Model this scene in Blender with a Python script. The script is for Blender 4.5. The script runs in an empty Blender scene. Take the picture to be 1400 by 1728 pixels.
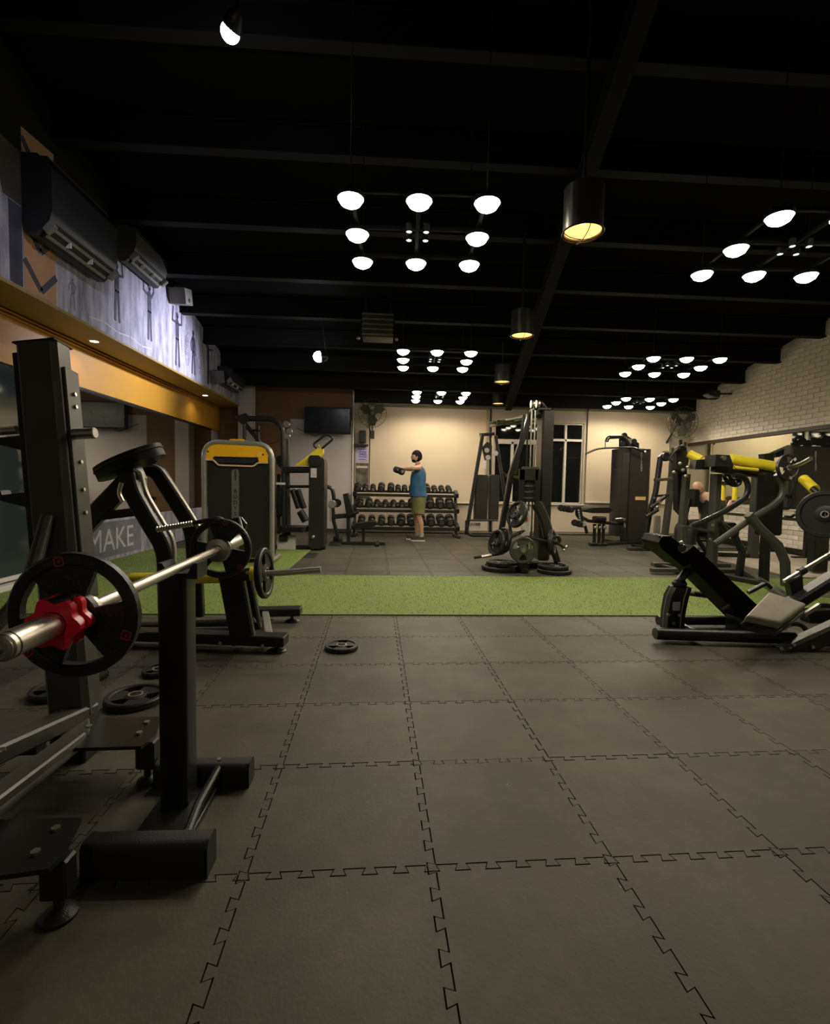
import bpy, bmesh, math, random
from mathutils import Vector as V, Matrix
random.seed(7)
SC = bpy.context.scene
COL = SC.collection
PI = math.pi
# ------------------------------------------------------------------ camera
FPX, YAW, PITCH, ROLL, CAMH = 821.5, .057, .0556, .01845, 1.075
cy_, sy_ = math.cos(YAW), math.sin(YAW)
_f = V((sy_, cy_, 0)); _r = V((cy_, -sy_, 0)); _u = V((0, 0, 1))
cW = _f*math.cos(PITCH) - _u*math.sin(PITCH)
_u2 = _u*math.cos(PITCH) + _f*math.sin(PITCH)
cR = _r*math.cos(ROLL) + _u2*math.sin(ROLL)
cU = _u2*math.cos(ROLL) - _r*math.sin(ROLL)
camd = bpy.data.cameras.new('camera')
camd.sensor_fit = 'HORIZONTAL'; camd.sensor_width = 36; camd.lens = 36*FPX/1400
camd.clip_start = .02; camd.clip_end = 60
cam = bpy.data.objects.new('camera', camd); COL.objects.link(cam)
mw = Matrix((cR, cU, -cW)).transposed().to_4x4(); mw.translation = V((0, 0, CAMH))
cam.matrix_world = mw
SC.camera = cam

def at(px, py, X=None, Y=None, Z=None):
    """photograph pixel (1400x1728) -> world point on a plane X=, Y= or Z="""
    d = cW + cR*((px-700)/FPX) + cU*((864-py)/FPX)
    t = X/d.x if X is not None else Y/d.y if Y is not None else (Z-CAMH)/d.z
    return V((0, 0, CAMH)) + d*t
def proj(p):
    v = V(p)-V((0, 0, CAMH)); d = v.dot(cW)
    return (700+FPX*v.dot(cR)/d, 864-FPX*v.dot(cU)/d, d)
# ------------------------------------------------------------------ world, exposure
wd = bpy.data.worlds.new('world'); SC.world = wd; wd.use_nodes = True
wd.node_tree.nodes['Background'].inputs[0].default_value = (.9, .85, .75, 1)
wd.node_tree.nodes['Background'].inputs[1].default_value = .01
SC.view_settings.view_transform = 'Standard'; SC.view_settings.look = 'None'
SC.view_settings.gamma = 1; SC.view_settings.use_curve_mapping = False
SC.view_settings.exposure = 0.0
WARM = (1, .865, .68); COLD = (.78, .78, 1.0)
LED_W, SPOT_W, CAN_W, FLOOD_W, DOWN_W = 45.0, 6.0, 10.0, 480.0, 9.0
# ------------------------------------------------------------------ materials
MATS = {}
def mat(name, col, rough=.5, metal=0, var=.12, scale=8, bump=0, bscale=60, emit=None, es=0, rnd=0, spec=.5, coat=0, stretch=None):
    if name in MATS: return MATS[name]
    m = bpy.data.materials.new(name); m.use_nodes = True; nt = m.node_tree; N = nt.nodes; L = nt.links
    b = N['Principled BSDF']; b.inputs['Roughness'].default_value = rough; b.inputs['Metallic'].default_value = metal
    b.inputs['Specular IOR Level'].default_value = spec
    b.inputs['Coat Weight'].default_value = coat
    tc = N.new('ShaderNodeTexCoord'); src = tc.outputs['Object']
    if stretch:
        mp = N.new('ShaderNodeMapping'); mp.inputs['Scale'].default_value = stretch
        L.new(src, mp.inputs['Vector']); src = mp.outputs[0]
    nz = N.new('ShaderNodeTexNoise'); nz.inputs['Scale'].default_value = scale; nz.inputs['Detail'].default_value = 5
    L.new(src, nz.inputs['Vector'])
    cr = N.new('ShaderNodeMapRange'); cr.inputs['From Min'].default_value = .3; cr.inputs['From Max'].default_value = .7
    cr.inputs['To Min'].default_value = 1-var; cr.inputs['To Max'].default_value = 1+var
    L.new(nz.outputs['Fac'], cr.inputs['Value'])
    mul = N.new('ShaderNodeVectorMath'); mul.operation = 'SCALE'; mul.inputs[0].default_value = col[:3]
    fac = cr.outputs[0]
    if rnd:
        oi = N.new('ShaderNodeObjectInfo'); r2 = N.new('ShaderNodeMapRange')
        r2.inputs['To Min'].default_value = 1-rnd; r2.inputs['To Max'].default_value = 1+rnd
        L.new(oi.outputs['Random'], r2.inputs['Value']); mm = N.new('ShaderNodeMath'); mm.operation = 'MULTIPLY'
        L.new(fac, mm.inputs[0]); L.new(r2.outputs[0], mm.inputs[1]); fac = mm.outputs[0]
    L.new(fac, mul.inputs['Scale']); L.new(mul.outputs[0], b.inputs['Base Color'])
    rr = N.new('ShaderNodeMapRange'); dr = 0 if rough < .03 else .02 if metal > .8 else .08; rr.inputs['To Min'].default_value = rough-dr; rr.inputs['To Max'].default_value = min(1, rough+dr)
    L.new(nz.outputs['Fac'], rr.inputs['Value']); L.new(rr.outputs[0], b.inputs['Roughness'])
    if bump:
        n2 = N.new('ShaderNodeTexNoise'); n2.inputs['Scale'].default_value = bscale; n2.inputs['Detail'].default_value = 4
        L.new(src, n2.inputs['Vector']); bp = N.new('ShaderNodeBump'); bp.inputs['Strength'].default_value = bump
        bp.inputs['Distance'].default_value = .01
        L.new(n2.outputs['Fac'], bp.inputs['Height']); L.new(bp.outputs[0], b.inputs['Normal'])
    if emit:
        b.inputs['Emission Color'].default_value = (*emit, 1); b.inputs['Emission Strength'].default_value = es
    MATS[name] = m; return m
BLACK = mat('black_powder_coat', (.012, .012, .011), .34, 0, .2, 6, .05, 300)
DARK = mat('charcoal_paint', (.062, .060, .050), .38, .15, .12, 5)
MATTE = mat('matte_black', (.010, .010, .009), .6, 0, .2, 9, .15, 200)
SHROUD = mat('shroud_plastic', (.022, .021, .018), .3, 0, .12, 4)
RUB = mat('black_rubber', (.012, .012, .011), .42, 0, .25, 20, .2, 150)
VINYL = mat('black_vinyl', (.010, .009, .009), .42, 0, .2, 10, .12, 240, spec=.3)
PADM = mat('back_pad_vinyl', (.007, .0065, .006), .6, 0, .2, 10, .12, 240, spec=.12)
VINYLG = mat('worn_grey_vinyl', (.30, .28, .23), .42, 0, .15, 6, .1, 200)
CHROME = mat('chrome', (.66, .64, .57), .32, 1, .03, 3)
STEEL = mat('brushed_steel', (.56, .53, .45), .36, 1, .05, 3)
SILVER = mat('silver_paint', (.33, .32, .28), .35, .5, .08, 6)
YEL = mat('amber_yellow_plastic', (.92, .48, .008), .4, 0, .05, 5)
YTUBE = mat('yellow_paint', (.80, .66, .03), .38, 0, .06, 5)
RED = mat('red_plastic', (.85, .015, .05), .3, 0, .08, 8)
REDL = mat('red_label', (.28, .02, .03), .5)
WHITE = mat('white_paint', (.62, .60, .55), .5, 0, .06, 4)
PAPER = mat('paper_label', (.55, .53, .50), .6, 0, .1, 30)
# ------------------------------------------------------------------ mesh builder
def frame(d, up=V((0, 0, 1))):
    d = d.normalized()
    if abs(d.dot(up)) > .98: up = V((0, 1, 0)) if abs(d.y) < .9 else V((1, 0, 0))
    s = d.cross(up).normalized(); return s, s.cross(d).normalized()
class M:
    def __init__(s): s.v = []; s.f = []
    def add(s, vs, fs):
        o = len(s.v); s.v += [V(p) for p in vs]; s.f += [tuple(i+o for i in f) for f in fs]; return s
    def bm_add(s, bm):
        bm.verts.index_update(); s.add([v.co.copy() for v in bm.verts], [[v.index for v in f.verts] for f in bm.faces]); bm.free(); return s
    def box(s, c, size, rot=None, bev=.004, seg=1):
        bm = bmesh.new(); bmesh.ops.create_cube(bm, size=1)
        for v in bm.verts: v.co = V((v.co.x*size[0], v.co.y*size[1], v.co.z*size[2]))
        b = min(bev, min(size)*.45)
        if b > 0: bmesh.ops.bevel(bm, geom=bm.edges[:], offset=b, segments=seg, affect='EDGES', profile=.6)
        Rm = rot if rot is not None else Matrix.Identity(3)
        if isinstance(rot, (int, float)): Rm = Matrix.Rotation(rot, 3, 'Z')
        for v in bm.verts: v.co = Rm @ v.co + V(c)
        return s.bm_add(bm)
    def bar(s, p, q, w, h, up=V((0, 0, 1)), bev=.006, seg=1):
        """rectangular bar p->q, w across, h along up"""
        p, q = V(p), V(q); d = q-p; a, u = frame(d, V(up)); R_ = Matrix((a, d.normalized(), u)).transposed()
        return s.box((p+q)/2, (w, d.length, h), R_, bev, seg)
    def tube(s, pts, r, n=10, rc=0, closed=False, cap=True, r2=None, sq=None, up=V((0, 0, 1))):
        """round tube through pts (corners rounded by rc); sq=(w,h) makes a rounded box section"""
        pts = [V(p) for p in pts]
        if rc:
            o = [pts[0]] if not closed else []
            rng = range(len(pts)) if closed else range(1, len(pts)-1)
            for i in rng:
                a, b, c = pts[i-1], pts[i], pts[(i+1) % len(pts)]
                k = min(rc, (a-b).length*.49, (c-b).length*.49); p1 = b+(a-b).normalized()*k; p2 = b+(c-b).normalized()*k
                for j in range(6):
                    t = j/5; o.append(p1*(1-t)**2+b*2*t*(1-t)+p2*t*t)
            if not closed: o.append(pts[-1])
            pts = o
        m = len(pts); rings = []; u = None
        for i, p in enumerate(pts):
            if closed: d = (pts[(i+1) % m]-pts[i-1])
            else: d = (pts[min(i+1, m-1)]-pts[max(i-1, 0)])
            d = d.normalized()
            if u is None: a, u = frame(d, V(up))
            else:
                u = (u-d*u.dot(d)).normalized(); a = d.cross(u).normalized()
            rr = r if r2 is None else r+(r2-r)*i/(m-1)
            ring = []
            if sq:
                w, h = sq[0]/2, sq[1]/2; b = min(w, h)*.35
                k = 1
                if 0 < i < m-1 or closed:
                    e1 = (pts[i]-pts[i-1]).normalized(); k = 1/max(.5, e1.dot(d))
                for (x, y) in ((w-b, -h), (w, -h+b), (w, h-b), (w-b, h), (-w+b, h), (-w, h-b), (-w, -h+b), (-w+b, -h)):
                    ring.append(p+a*x+u*y*1)
            else:
                for j in range(n):
                    t = 2*PI*j/n; ring.append(p+(a*math.cos(t)+u*math.sin(t))*rr)
            rings.append(ring)
        n = len(rings[0]); vs = [p for r_ in rings for p in r_]; fs = []
        for i in range(m if closed else m-1):
            for j in range(n):
                A = i*n+j; B = i*n+(j+1) % n; C = ((i+1) % m)*n+(j+1) % n; D = ((i+1) % m)*n+j; fs.append((A, B, C, D))
        if cap and not closed: fs.append(tuple(range(n))[::-1]); fs.append(tuple((m-1)*n+j for j in range(n)))
        return s.add(vs, fs)
    def cyl(s, p, q, r, n=14, r2=None, bev=0):
        p, q = V(p), V(q)
        if bev:
            d = (q-p).normalized(); L = (q-p).length
            return s.lathe([(0, 0), (r-bev, 0), (r, bev), (r, L-bev), (r-bev, L), (0, L)], p, d, n)
        return s.tube([p, q], r, n, r2=r2)
    def lathe(s, prof, o, axis, n=24):
        o = V(o); ax = V(axis).normalized(); a, u = frame(ax); vs = []; fs = []; idx = []
        for (r, z) in prof:
            if r < 1e-6: vs.append(o+ax*z); idx.append([len(vs)-1]*n)
            else:
                st = len(vs)
                for j in range(n):
                    t = 2*PI*j/n; vs.append(o+ax*z+(a*math.cos(t)+u*math.sin(t))*r)
                idx.append(list(range(st, st+n)))
        for i in range(len(prof)-1):
            for j in range(n):
                k = (j+1) % n; f = [idx[i][j], idx[i][k], idx[i+1][k], idx[i+1][j]]; g = []
                for x in f:
                    if x not in g: g.append(x)
                if len(g) > 2: fs.append(tuple(g))
        return s.add(vs, fs)
    def prism(s, pts, o, ax, ay, t, bev=0, seg=1):
        """2-D outline pts in the plane (ax, ay) at o, thickness t centred"""
        o, ax, ay = V(o), V(ax).normalized(), V(ay).normalized(); n = ax.cross(ay).normalized()
        bm = bmesh.new(); k = len(pts)
        lo = [bm.verts.new(o+ax*x+ay*y-n*t/2) for x, y in pts]; hi = [bm.verts.new(o+ax*x+ay*y+n*t/2) for x, y in pts]
        bm.faces.new(lo[::-1]); bm.faces.new(hi)
        for i in range(k): bm.faces.new((lo[i], lo[(i+1) % k], hi[(i+1) % k], hi[i]))
        if bev:
            es = [e for e in bm.edges if len(e.link_faces) == 2 and e.calc_face_angle(0) > .6]
            bmesh.ops.bevel(bm, geom=es, offset=bev, segments=seg, affect='EDGES', profile=.6)
        return s.bm_add(bm)
    def pad(s, pts, o, ax, ay, t, bev=.02): return s.prism(pts, o, ax, ay, t, bev, 3)
    def ball(s, c, r, sc=(1, 1, 1), n=12, rot=None):
        bm = bmesh.new(); bmesh.ops.create_uvsphere(bm, u_segments=n, v_segments=max(6, n*2//3), radius=r)
        for v in bm.verts:
            p = V((v.co.x*sc[0], v.co.y*sc[1], v.co.z*sc[2])); v.co = (rot @ p if rot else p)+V(c)
        return s.bm_add(bm)
    def mesh(s, name, m, off=V((0, 0, 0)), smooth=True):
        me = bpy.data.meshes.new(name); me.from_pydata([v-off for v in s.v], [], s.f)
        ms = m if isinstance(m, (list, tuple)) else [m]
        for x in ms: me.materials.append(x)
        bm = bmesh.new(); bm.from_mesh(me); bmesh.ops.recalc_face_normals(bm, faces=bm.faces); bm.to_mesh(me); bm.free()
        if smooth:
            me.polygons.foreach_set('use_smooth', [True]*len(me.polygons)); me.set_sharp_from_angle(angle=.6)
        me.update(); return me
def link(name, me, parent=None):
    o = bpy.data.objects.new(name, me); COL.objects.link(o)
    if parent is not None: o.parent = parent
    return o
def tag(o, label=None, cat=None, group=None, kind=None):
    if label: o['label'] = label
    if cat: o['category'] = cat
    if group: o['group'] = group
    if kind: o['kind'] = kind
    return o
class T:
    """a thing: an Empty at its base; parts given in world coordinates"""
    def __init__(s, name, label, cat, base, group=None, kind=None):
        s.o = link(name, None); s.o.location = base; s.b = V(base); s.o.empty_display_size = .1
        tag(s.o, label, cat, group, kind)
    def p(s, name, m, material, label=None, parent=None):
        o = link(name, m.mesh(name, material, s.b), parent or s.o)
        if label: o['label'] = label
        return o
def solo(name, m, material, label, cat, base=None, group=None, kind=None):
    """a thing that is a single mesh"""
    b = V(base) if base is not None else sum(m.v, V((0, 0, 0)))/len(m.v)
    o = link(name, m.mesh(name, material, b)); o.location = b
    return tag(o, label, cat, group, kind)
def struct(name, m, material, parent=None, label=None):
    o = link(name, m.mesh(name, material), parent)
    if parent is None: o['kind'] = 'structure'
    if label: o['label'] = label
    return o
def kids(o): return [c for c in o.children]
def dup(o, loc=None, rz=None, parent=None, label=None, group=None):
    c = o.copy(); COL.objects.link(c)
    if parent is not None: c.parent = parent
    if loc is not None: c.location = loc
    if rz is not None: c.rotation_euler = (0, 0, rz)
    if label: c['label'] = label
    if group: c['group'] = group
    for k in kids(o): dup(k, parent=c)
    return c
def text_m(body, size, o, ax, ay, depth=.002, spacing=1.0, align='CENTER'):
    cu = bpy.data.curves.new('t', 'FONT'); cu.body = body; cu.size = size; cu.extrude = depth; cu.align_x = align
    cu.align_y = 'CENTER'; cu.space_line = spacing
    ob = bpy.data.objects.new('t', cu); me = bpy.data.meshes.new_from_object(ob)
    ax = V(ax).normalized(); ay = V(ay).normalized(); n = ax.cross(ay); m = M()
    m.add([V(o)+ax*v.co.x+ay*v.co.y+n*v.co.z for v in me.vertices], [tuple(p.vertices) for p in me.polygons])
    bpy.data.objects.remove(ob); bpy.data.curves.remove(cu); bpy.data.meshes.remove(me)
    return m
ORD = ['leftmost', 'second', 'third', 'fourth', 'fifth', 'sixth', 'seventh', 'eighth', 'ninth', 'tenth', 'eleventh', 'twelfth', 'thirteenth', 'fourteenth']
def spot(name, loc, aim, watt, col, angle=130, blend=.6, rad=.04, parent=None):
    l = bpy.data.lights.new(name, 'SPOT'); l.energy = watt; l.color = col; l.spot_size = math.radians(angle); l.spot_blend = blend
    l.shadow_soft_size = rad; o = bpy.data.objects.new(name, l); COL.objects.link(o); o.location = loc
    o.rotation_euler = V(aim).to_track_quat('-Z', 'Y').to_euler()
    if parent: o.parent = parent; o.location = V(loc)-parent.location
    return o
# ================================================================== SETTING
XL, XR, YF, YB = -3.65, 7.0, 11.0, -2.2
XFA = -3.12                                   # face of the painted fascia
def zc(y): return 3.12+(11-y)*.215            # underside of the sloping roof
BASEF = mat('subfloor', (.006, .006, .005), .8)
fl = struct('floor', M().box(((XL+XR)/2, (YB+YF)/2, -.065), (XR-XL+.4, YF-YB+.4, .1), bev=0), BASEF)
def tile_mat():
    m = mat('rubber_tile', (.055, .0495, .036), .6, 0, .14, 3, .09, 90, rnd=.2, spec=.35)
    nt = m.node_tree; N = nt.nodes; L = nt.links; b = N['Principled BSDF']
    src = b.inputs['Base Color'].links[0].from_socket
    g = N.new('ShaderNodeNewGeometry'); n1 = N.new('ShaderNodeTexNoise'); n1.inputs['Scale'].default_value = 1.7; n1.inputs['Detail'].default_value = 9; n1.inputs['Roughness'].default_value = .72
    L.new(g.outputs['Position'], n1.inputs['Vector'])
    mr = N.new('ShaderNodeMapRange'); mr.inputs['From Min'].default_value = .44; mr.inputs['From Max'].default_value = .68; mr.inputs['To Max'].default_value = .38
    L.new(n1.outputs['Fac'], mr.inputs['Value']); mx = N.new('ShaderNodeMix'); mx.data_type = 'RGBA'
    L.new(mr.outputs[0], mx.inputs['Factor']); L.new(src, mx.inputs['A']); mx.inputs['B'].default_value = (.17, .145, .105, 1)
    # specks
    n2 = N.new('ShaderNodeTexVoronoi'); n2.inputs['Scale'].default_value = 14; L.new(g.outputs['Position'], n2.inputs['Vector'])
    m2 = N.new('ShaderNodeMapRange'); m2.inputs['From Min'].default_value = .05; m2.inputs['From Max'].default_value = .03; m2.inputs['To Max'].default_value = .55
    L.new(n2.outputs['Distance'], m2.inputs['Value'])
    n3 = N.new('ShaderNodeTexWhiteNoise'); L.new(n2.outputs['Color'], n3.inputs['Vector'])
    gt = N.new('ShaderNodeMath'); gt.operation = 'GREATER_THAN'; gt.inputs[1].default_value = .93; L.new(n3.outputs['Value'], gt.inputs[0])
    mm = N.new('ShaderNodeMath'); mm.operation = 'MULTIPLY'; L.new(m2.outputs[0], mm.inputs[0]); L.new(gt.outputs[0], mm.inputs[1])
    mx2 = N.new('ShaderNodeMix'); mx2.data_type = 'RGBA'; L.new(mm.outputs[0], mx2.inputs['Factor']); L.new(mx.outputs['Result'], mx2.inputs['A'])
    mx2.inputs['B'].default_value = (.35, .33, .28, 1); L.new(mx2.outputs['Result'], b.inputs['Base Color'])
    return m
TILE = tile_mat()
S = .52; TA = math.radians(1.43)              # tile size, tile grid turned against the room
def tile_mesh():
    """one interlocking tile: body, dovetail tabs on two sides, matching sockets on the other two"""
    n = 6; d = .0115; p = S/n; fl_ = .009; g = .0021; m = M(); h = S/2
    def pr(pts): m.prism([(x-h, y-h) for x, y in pts], (0, 0, -.0075), (1, 0, 0), (0, 1, 0), .015)
    pr([(d+g, d+g), (S-d-g, d+g), (S-d-g, S-d-g), (d+g, S-d-g)])
    for sw in (0, 1):
        def q(pts): pr([(y, x) for x, y in pts][::-1] if sw else pts)
        for k in range(n):
            a, b = (k+.25)*p+g, (k+.75)*p-g
            q([(S-d-g, a), (S+d-g, a-fl_), (S+d-g, b+fl_), (S-d-g, b)])
        for k in range(n+1):
            a, b = (k-.25)*p+g, (k+.25)*p-g; ar, br = a+fl_, b-fl_
            if k == 0: a = ar = (d+g if sw else -d+g)
            if k == n: b = br = S-d-g
            q([(-d+g, a), (d+g, ar), (d+g, br), (-d+g, b)])
    return m.mesh('rubber_tile', TILE, smooth=False)
tm = tile_mesh()
ox, oy = -.334*1.04, 1.2512*1.04              # a tile corner
cT, sT = math.cos(TA), math.sin(TA)
def t2w(i, j):
    x, y = ox+i*S, oy+j*S; return V((x*cT-y*sT, x*sT+y*cT, 0))
cand = []
for i in range(-12, 18):
    for j in range(-3, 22):
        c = (t2w(i, j)+t2w(i+1, j+1))/2
        if not (XL+.05 < c.x < XR-.05 and .35 < c.y < YF-.1): continue
        if 4.25 < c.y < 5.4: continue
        a = proj(c)
        r = FPX*.4/a[2] if a[2] > .1 else 9e9
        if a[2] < .15 or a[0] < -r or a[0] > 1400+r or a[1] > 1728+r*1.2: continue
        if c.x < -1.3 and 5.4 <= c.y < 7.5: continue
        if c.x > 5.1 and 5.4 < c.y < 8.5: continue
        cand.append((a[2], i, j, c))
cand.sort(key=lambda t: t[0])
rest = M()
for k, (d, i, j, c) in enumerate(cand):
    if k < 290:
        o = link('rubber_tile', tm, fl); o.location = (c.x, c.y, random.uniform(-.0006, .0006)); o.rotation_euler = (0, 0, TA)
    else: rest.box((c.x, c.y, -.0075), (S-.005, S-.005, .015), TA, bev=0)
if rest.v: tag(struct('rubber_tile', rest, TILE, fl), kind='stuff')
# rest of the floor: plain mat outside the view
# artificial grass
GRASS = mat('artificial_grass', (.115, .205, .028), .75, 0, .2, 5, .6, 260, rnd=0)
def grass_tint():
    nt = GRASS.node_tree; N = nt.nodes; L = nt.links; b = N['Principled BSDF']
    src = b.inputs['Base Color'].links[0].from_socket; n = N.new('ShaderNodeTexNoise'); n.inputs['Scale'].default_value = 120; n.inputs['Detail'].default_value = 2
    tc = N.new('ShaderNodeTexCoord'); L.new(tc.outputs['Object'], n.inputs['Vector']); mx = N.new('ShaderNodeMix'); mx.data_type = 'RGBA'
    L.new(n.outputs['Fac'], mx.inputs['Factor']); L.new(src, mx.inputs['A']); mx.inputs['B'].default_value = (.24, .30, .07, 1); L.new(mx.outputs['Result'], b.inputs['Base Color'])
grass_tint()
tf = T('grass_strip', 'bright green artificial grass strip across the gym floor, with an arm along the left wall', 'artificial grass', (0, 4.8, 0))
tb = M().box((1.68, 4.8, .004), (10.6, 1.71, .016), bev=.003).box((-2.42, 6.72, .004), (2.42, 2.15, .016), bev=.003)
tf.p('backing', tb, GRASS)
bl = M(); rg = random.Random(3)
for k in range(26000):
    if k % 4: x, y = rg.uniform(-3.6, 5.5), rg.uniform(3.96, 5.64)
    else: x, y = rg.uniform(-3.6, -1.22), rg.uniform(5.6, 7.78)
    a = rg.uniform(0, PI); h = rg.uniform(.006, .013); dx, dy = math.cos(a)*.003, math.sin(a)*.003
    o = len(bl.v); bl.v += [V((x-dx, y-dy, .0115)), V((x+dx, y+dy, .0115)), V((x+rg.uniform(-.008, .008), y+rg.uniform(-.008, .008), .0115+h))]; bl.f.append((o, o+1, o+2))
g = link('pile', None, tf.o)
me = bpy.data.meshes.new('pile'); me.from_pydata([v-tf.b for v in bl.v], [], bl.f); me.materials.append(GRASS)
g2 = link('pile', me, tf.o); bpy.data.objects.remove(g); g2.name = 'pile'; g2['kind'] = 'stuff'
# ---- ceiling
CEIL = mat('black_ceiling', (.0065, .006, .0056), .8, 0, .3, 1.2, spec=.12)
BEAM = mat('black_beam_paint', (.006, .0056, .005), .7, 0, .25, 3, spec=.2)
def slab(x0, x1, y0, y1, th=.08):
    m = M(); z0, z1 = zc(y0), zc(y1)
    return m.add([(x0, y0, z0), (x1, y0, z0), (x1, y1, z1), (x0, y1, z1), (x0, y0, z0+th), (x1, y0, z0+th), (x1, y1, z1+th), (x0, y1, z1+th)],
                 [(3, 2, 1, 0), (4, 5, 6, 7), (0, 1, 5, 4), (1, 2, 6, 5), (2, 3, 7, 6), (3, 0, 4, 7)])
ce = struct('ceiling', slab(XL-.3, XR+.2, YB-.1, YF+.1), CEIL)
def ibeam(y, x0=XFA+.01, x1=XR-.02, h=.27, w=.12):
    z = zc(y)-.005; m = M()
    m.box(((x0+x1)/2, y, z-h/2), (x1-x0, .05, h), bev=.003).box(((x0+x1)/2, y, z-h), (x1-x0, w, .018), bev=.002).box(((x0+x1)/2, y, z-.012), (x1-x0, w, .018), bev=.002)
    return m
for y in (1.0, 2.0, 2.95, 3.9, 4.85, 5.8, 6.72, 7.62, 8.5, 9.35, 10.15, 10.85): struct('beam', ibeam(y), BEAM, ce)
# lengthwise beam carrying the pendant cans
def sweep(x0, y0, x1, y1, w, h, dz): 
    return M().bar((x0, y0, zc(y0)-dz), (x1, y1, zc(y1)-dz), w, h, bev=.004)
struct('beam', sweep(1.25, 0, 2.6, 10.6, .14, .2, .38), BEAM, ce)
# ---- far wall (with openings behind the roller blinds left closed)
CREAM = mat('cream_wall_paint', (.50, .43, .32), .7, 0, .06, 1.5, .1, 40)
WHITEW = mat('off_white_wall_paint', (.46, .42, .40), .7, 0, .07, 1.5, .1, 40)
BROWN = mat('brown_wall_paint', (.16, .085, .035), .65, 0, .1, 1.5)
OLIVE = mat('olive_wall_paint', (.17, .155, .105), .7, 0, .08, 2)
m = M(); wx0, wx1, wz0, wz1 = 2.40, 4.47, .70, 2.54
m.box(((XL+wx0)/2, YF+.1, 1.7), (wx0-XL, .2, 3.4), bev=0).box(((wx1+XR)/2, YF+.1, 1.7), (XR-wx1, .2, 3.4), bev=0)
m.box(((wx0+wx1)/2, YF+.1, wz0/2), (wx1-wx0, .2, wz0), bev=0).box(((wx0+wx1)/2, YF+.1, (wz1+3.4)/2), (wx1-wx0, .2, 3.4-wz1), bev=0)
wf = struct('wall_far', m, CREAM)
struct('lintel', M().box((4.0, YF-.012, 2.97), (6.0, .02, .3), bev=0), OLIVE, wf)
# window
GLASSD = mat('dark_window_glass', (.006, .007, .007), .04, 0, .1, 3, spec=.6)
win = struct('window_1', M().box(((wx0+wx1)/2, YF+.11, (wz0+wz1)/2), (wx1-wx0, .02, wz1-wz0), bev=0), GLASSD)
ALU = mat('white_window_frame', (.60, .56, .48), .4, .1, .05, 5)
def wbar(x0, z0, x1, z1, w=.06): 
    return M().bar((x0, YF+.06, z0), (x1, YF+.06, z1), w, .06, up=(0, 1, 0), bev=.006)
for a in ((2.40, 2.10, 3.72, 2.10, .11), (3.72, 2.16, 4.47, 2.16, .055), (2.83, .7, 2.83, 2.10, .06), (4.06, .7, 4.06, 2.54, .055), (3.40, .7, 3.40, 2.1, .06)):
    struct('mullion', wbar(*a), ALU, win)
for a in ((2.42, .7, 2.42, 2.54, .03), (4.455, .7, 4.455, 2.54, .03), (2.4, .715, 4.47, .715, .03), (2.4, 2.525, 4.47, 2.525, .03)): struct('window_frame', wbar(*a), ALU, win)
struct('window_sill', M().box(((wx0+wx1)/2, YF-.01, .685), (wx1-wx0+.1, .1, .03), bev=.004), ALU, win)
# roller blinds
BLIND = mat('cream_blind_fabric', (.54, .45, .31), .8, 0, .04, 1.2, .05, 500)
def blind(x0, x1, z0, z1, label):
    t = T('roller_blind', label, 'blind', ((x0+x1)/2, YF-.05, z0)); nx, nz = 40, 14; m = M(); vs = []; fs = []
    for i in range(nx+1):
        for k in range(nz+1):
            x = x0+(x1-x0)*i/nx; z = z0+(z1-z0)*k/nz; q = 1-k/nz
            vs.append((x, YF-.06+.012*q*math.sin(i*.55+1.3*math.sin(k*.35))+.008*q*math.sin(i*.21+k*.2), z))
    for i in range(nx):
        for k in range(nz): a = i*(nz+1)+k; fs.append((a, a+1, a+nz+2, a+nz+1))
    b = len(vs); vs2 = [(x, y+.004, z) for x, y, z in vs]; fs2 = [tuple(b+q for q in f[::-1]) for f in fs]
    m.add(vs+vs2, fs+fs2); t.p('fabric', m, BLIND)
    t.p('bottom_bar', M().bar((x0, YF-.06, z0-.012), (x1, YF-.06, z0-.012), .03, .035), ALU)
    t.p('roller_tube', M().cyl((x0, YF-.06, z1+.02), (x1, YF-.06, z1+.02), .03), OLIVE)
    t.p('pull_cord', M().tube([(x1-.03, YF-.1, z1), (x1-.03, YF-.1, z0+.25)], .004, 5), BLACK)
blind(-.40, 2.22, .70, 2.80, 'wide cream roller blind behind the standing man')
blind(4.53, 6.48, .76, 2.83, 'cream roller blind right of the window, behind the lat machine')
# left block of the far wall that carries the television
wt = struct('wall_television', M().box(((XL-.78)/2, 10.9, 1.7), (-.78-XL, .2, 3.4), bev=.004), WHITEW)
struct('paint_band', M().box(((XL-.79)/2, 10.793, 2.93), (-.80-XL, .012, .95), bev=0), BROWN, wt)
struct('paint_band', M().box(((XL-2.13)/2, 10.793, 1.23), (-2.13-XL, .012, 2.46), bev=0), BROWN, wt)
struct('corner_strip', M().box((-.77, 10.79, 1.55), (.03, .03, 3.1), bev=.004), WHITE, wt)
struct('column', M().box((-3.0, 10.6, 1.7), (.28, .3, 3.4), bev=.004), WHITEW, wt)
struct('baseboard_far', M().box((3.1, YF-.01, .03), (7.7, .02, .06), bev=.003), OLIVE)
struct('baseboard_television', M().box(((XL-.78)/2, 10.78, .04), (-.78-XL, .02, .08), bev=.003), DARK)
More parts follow.
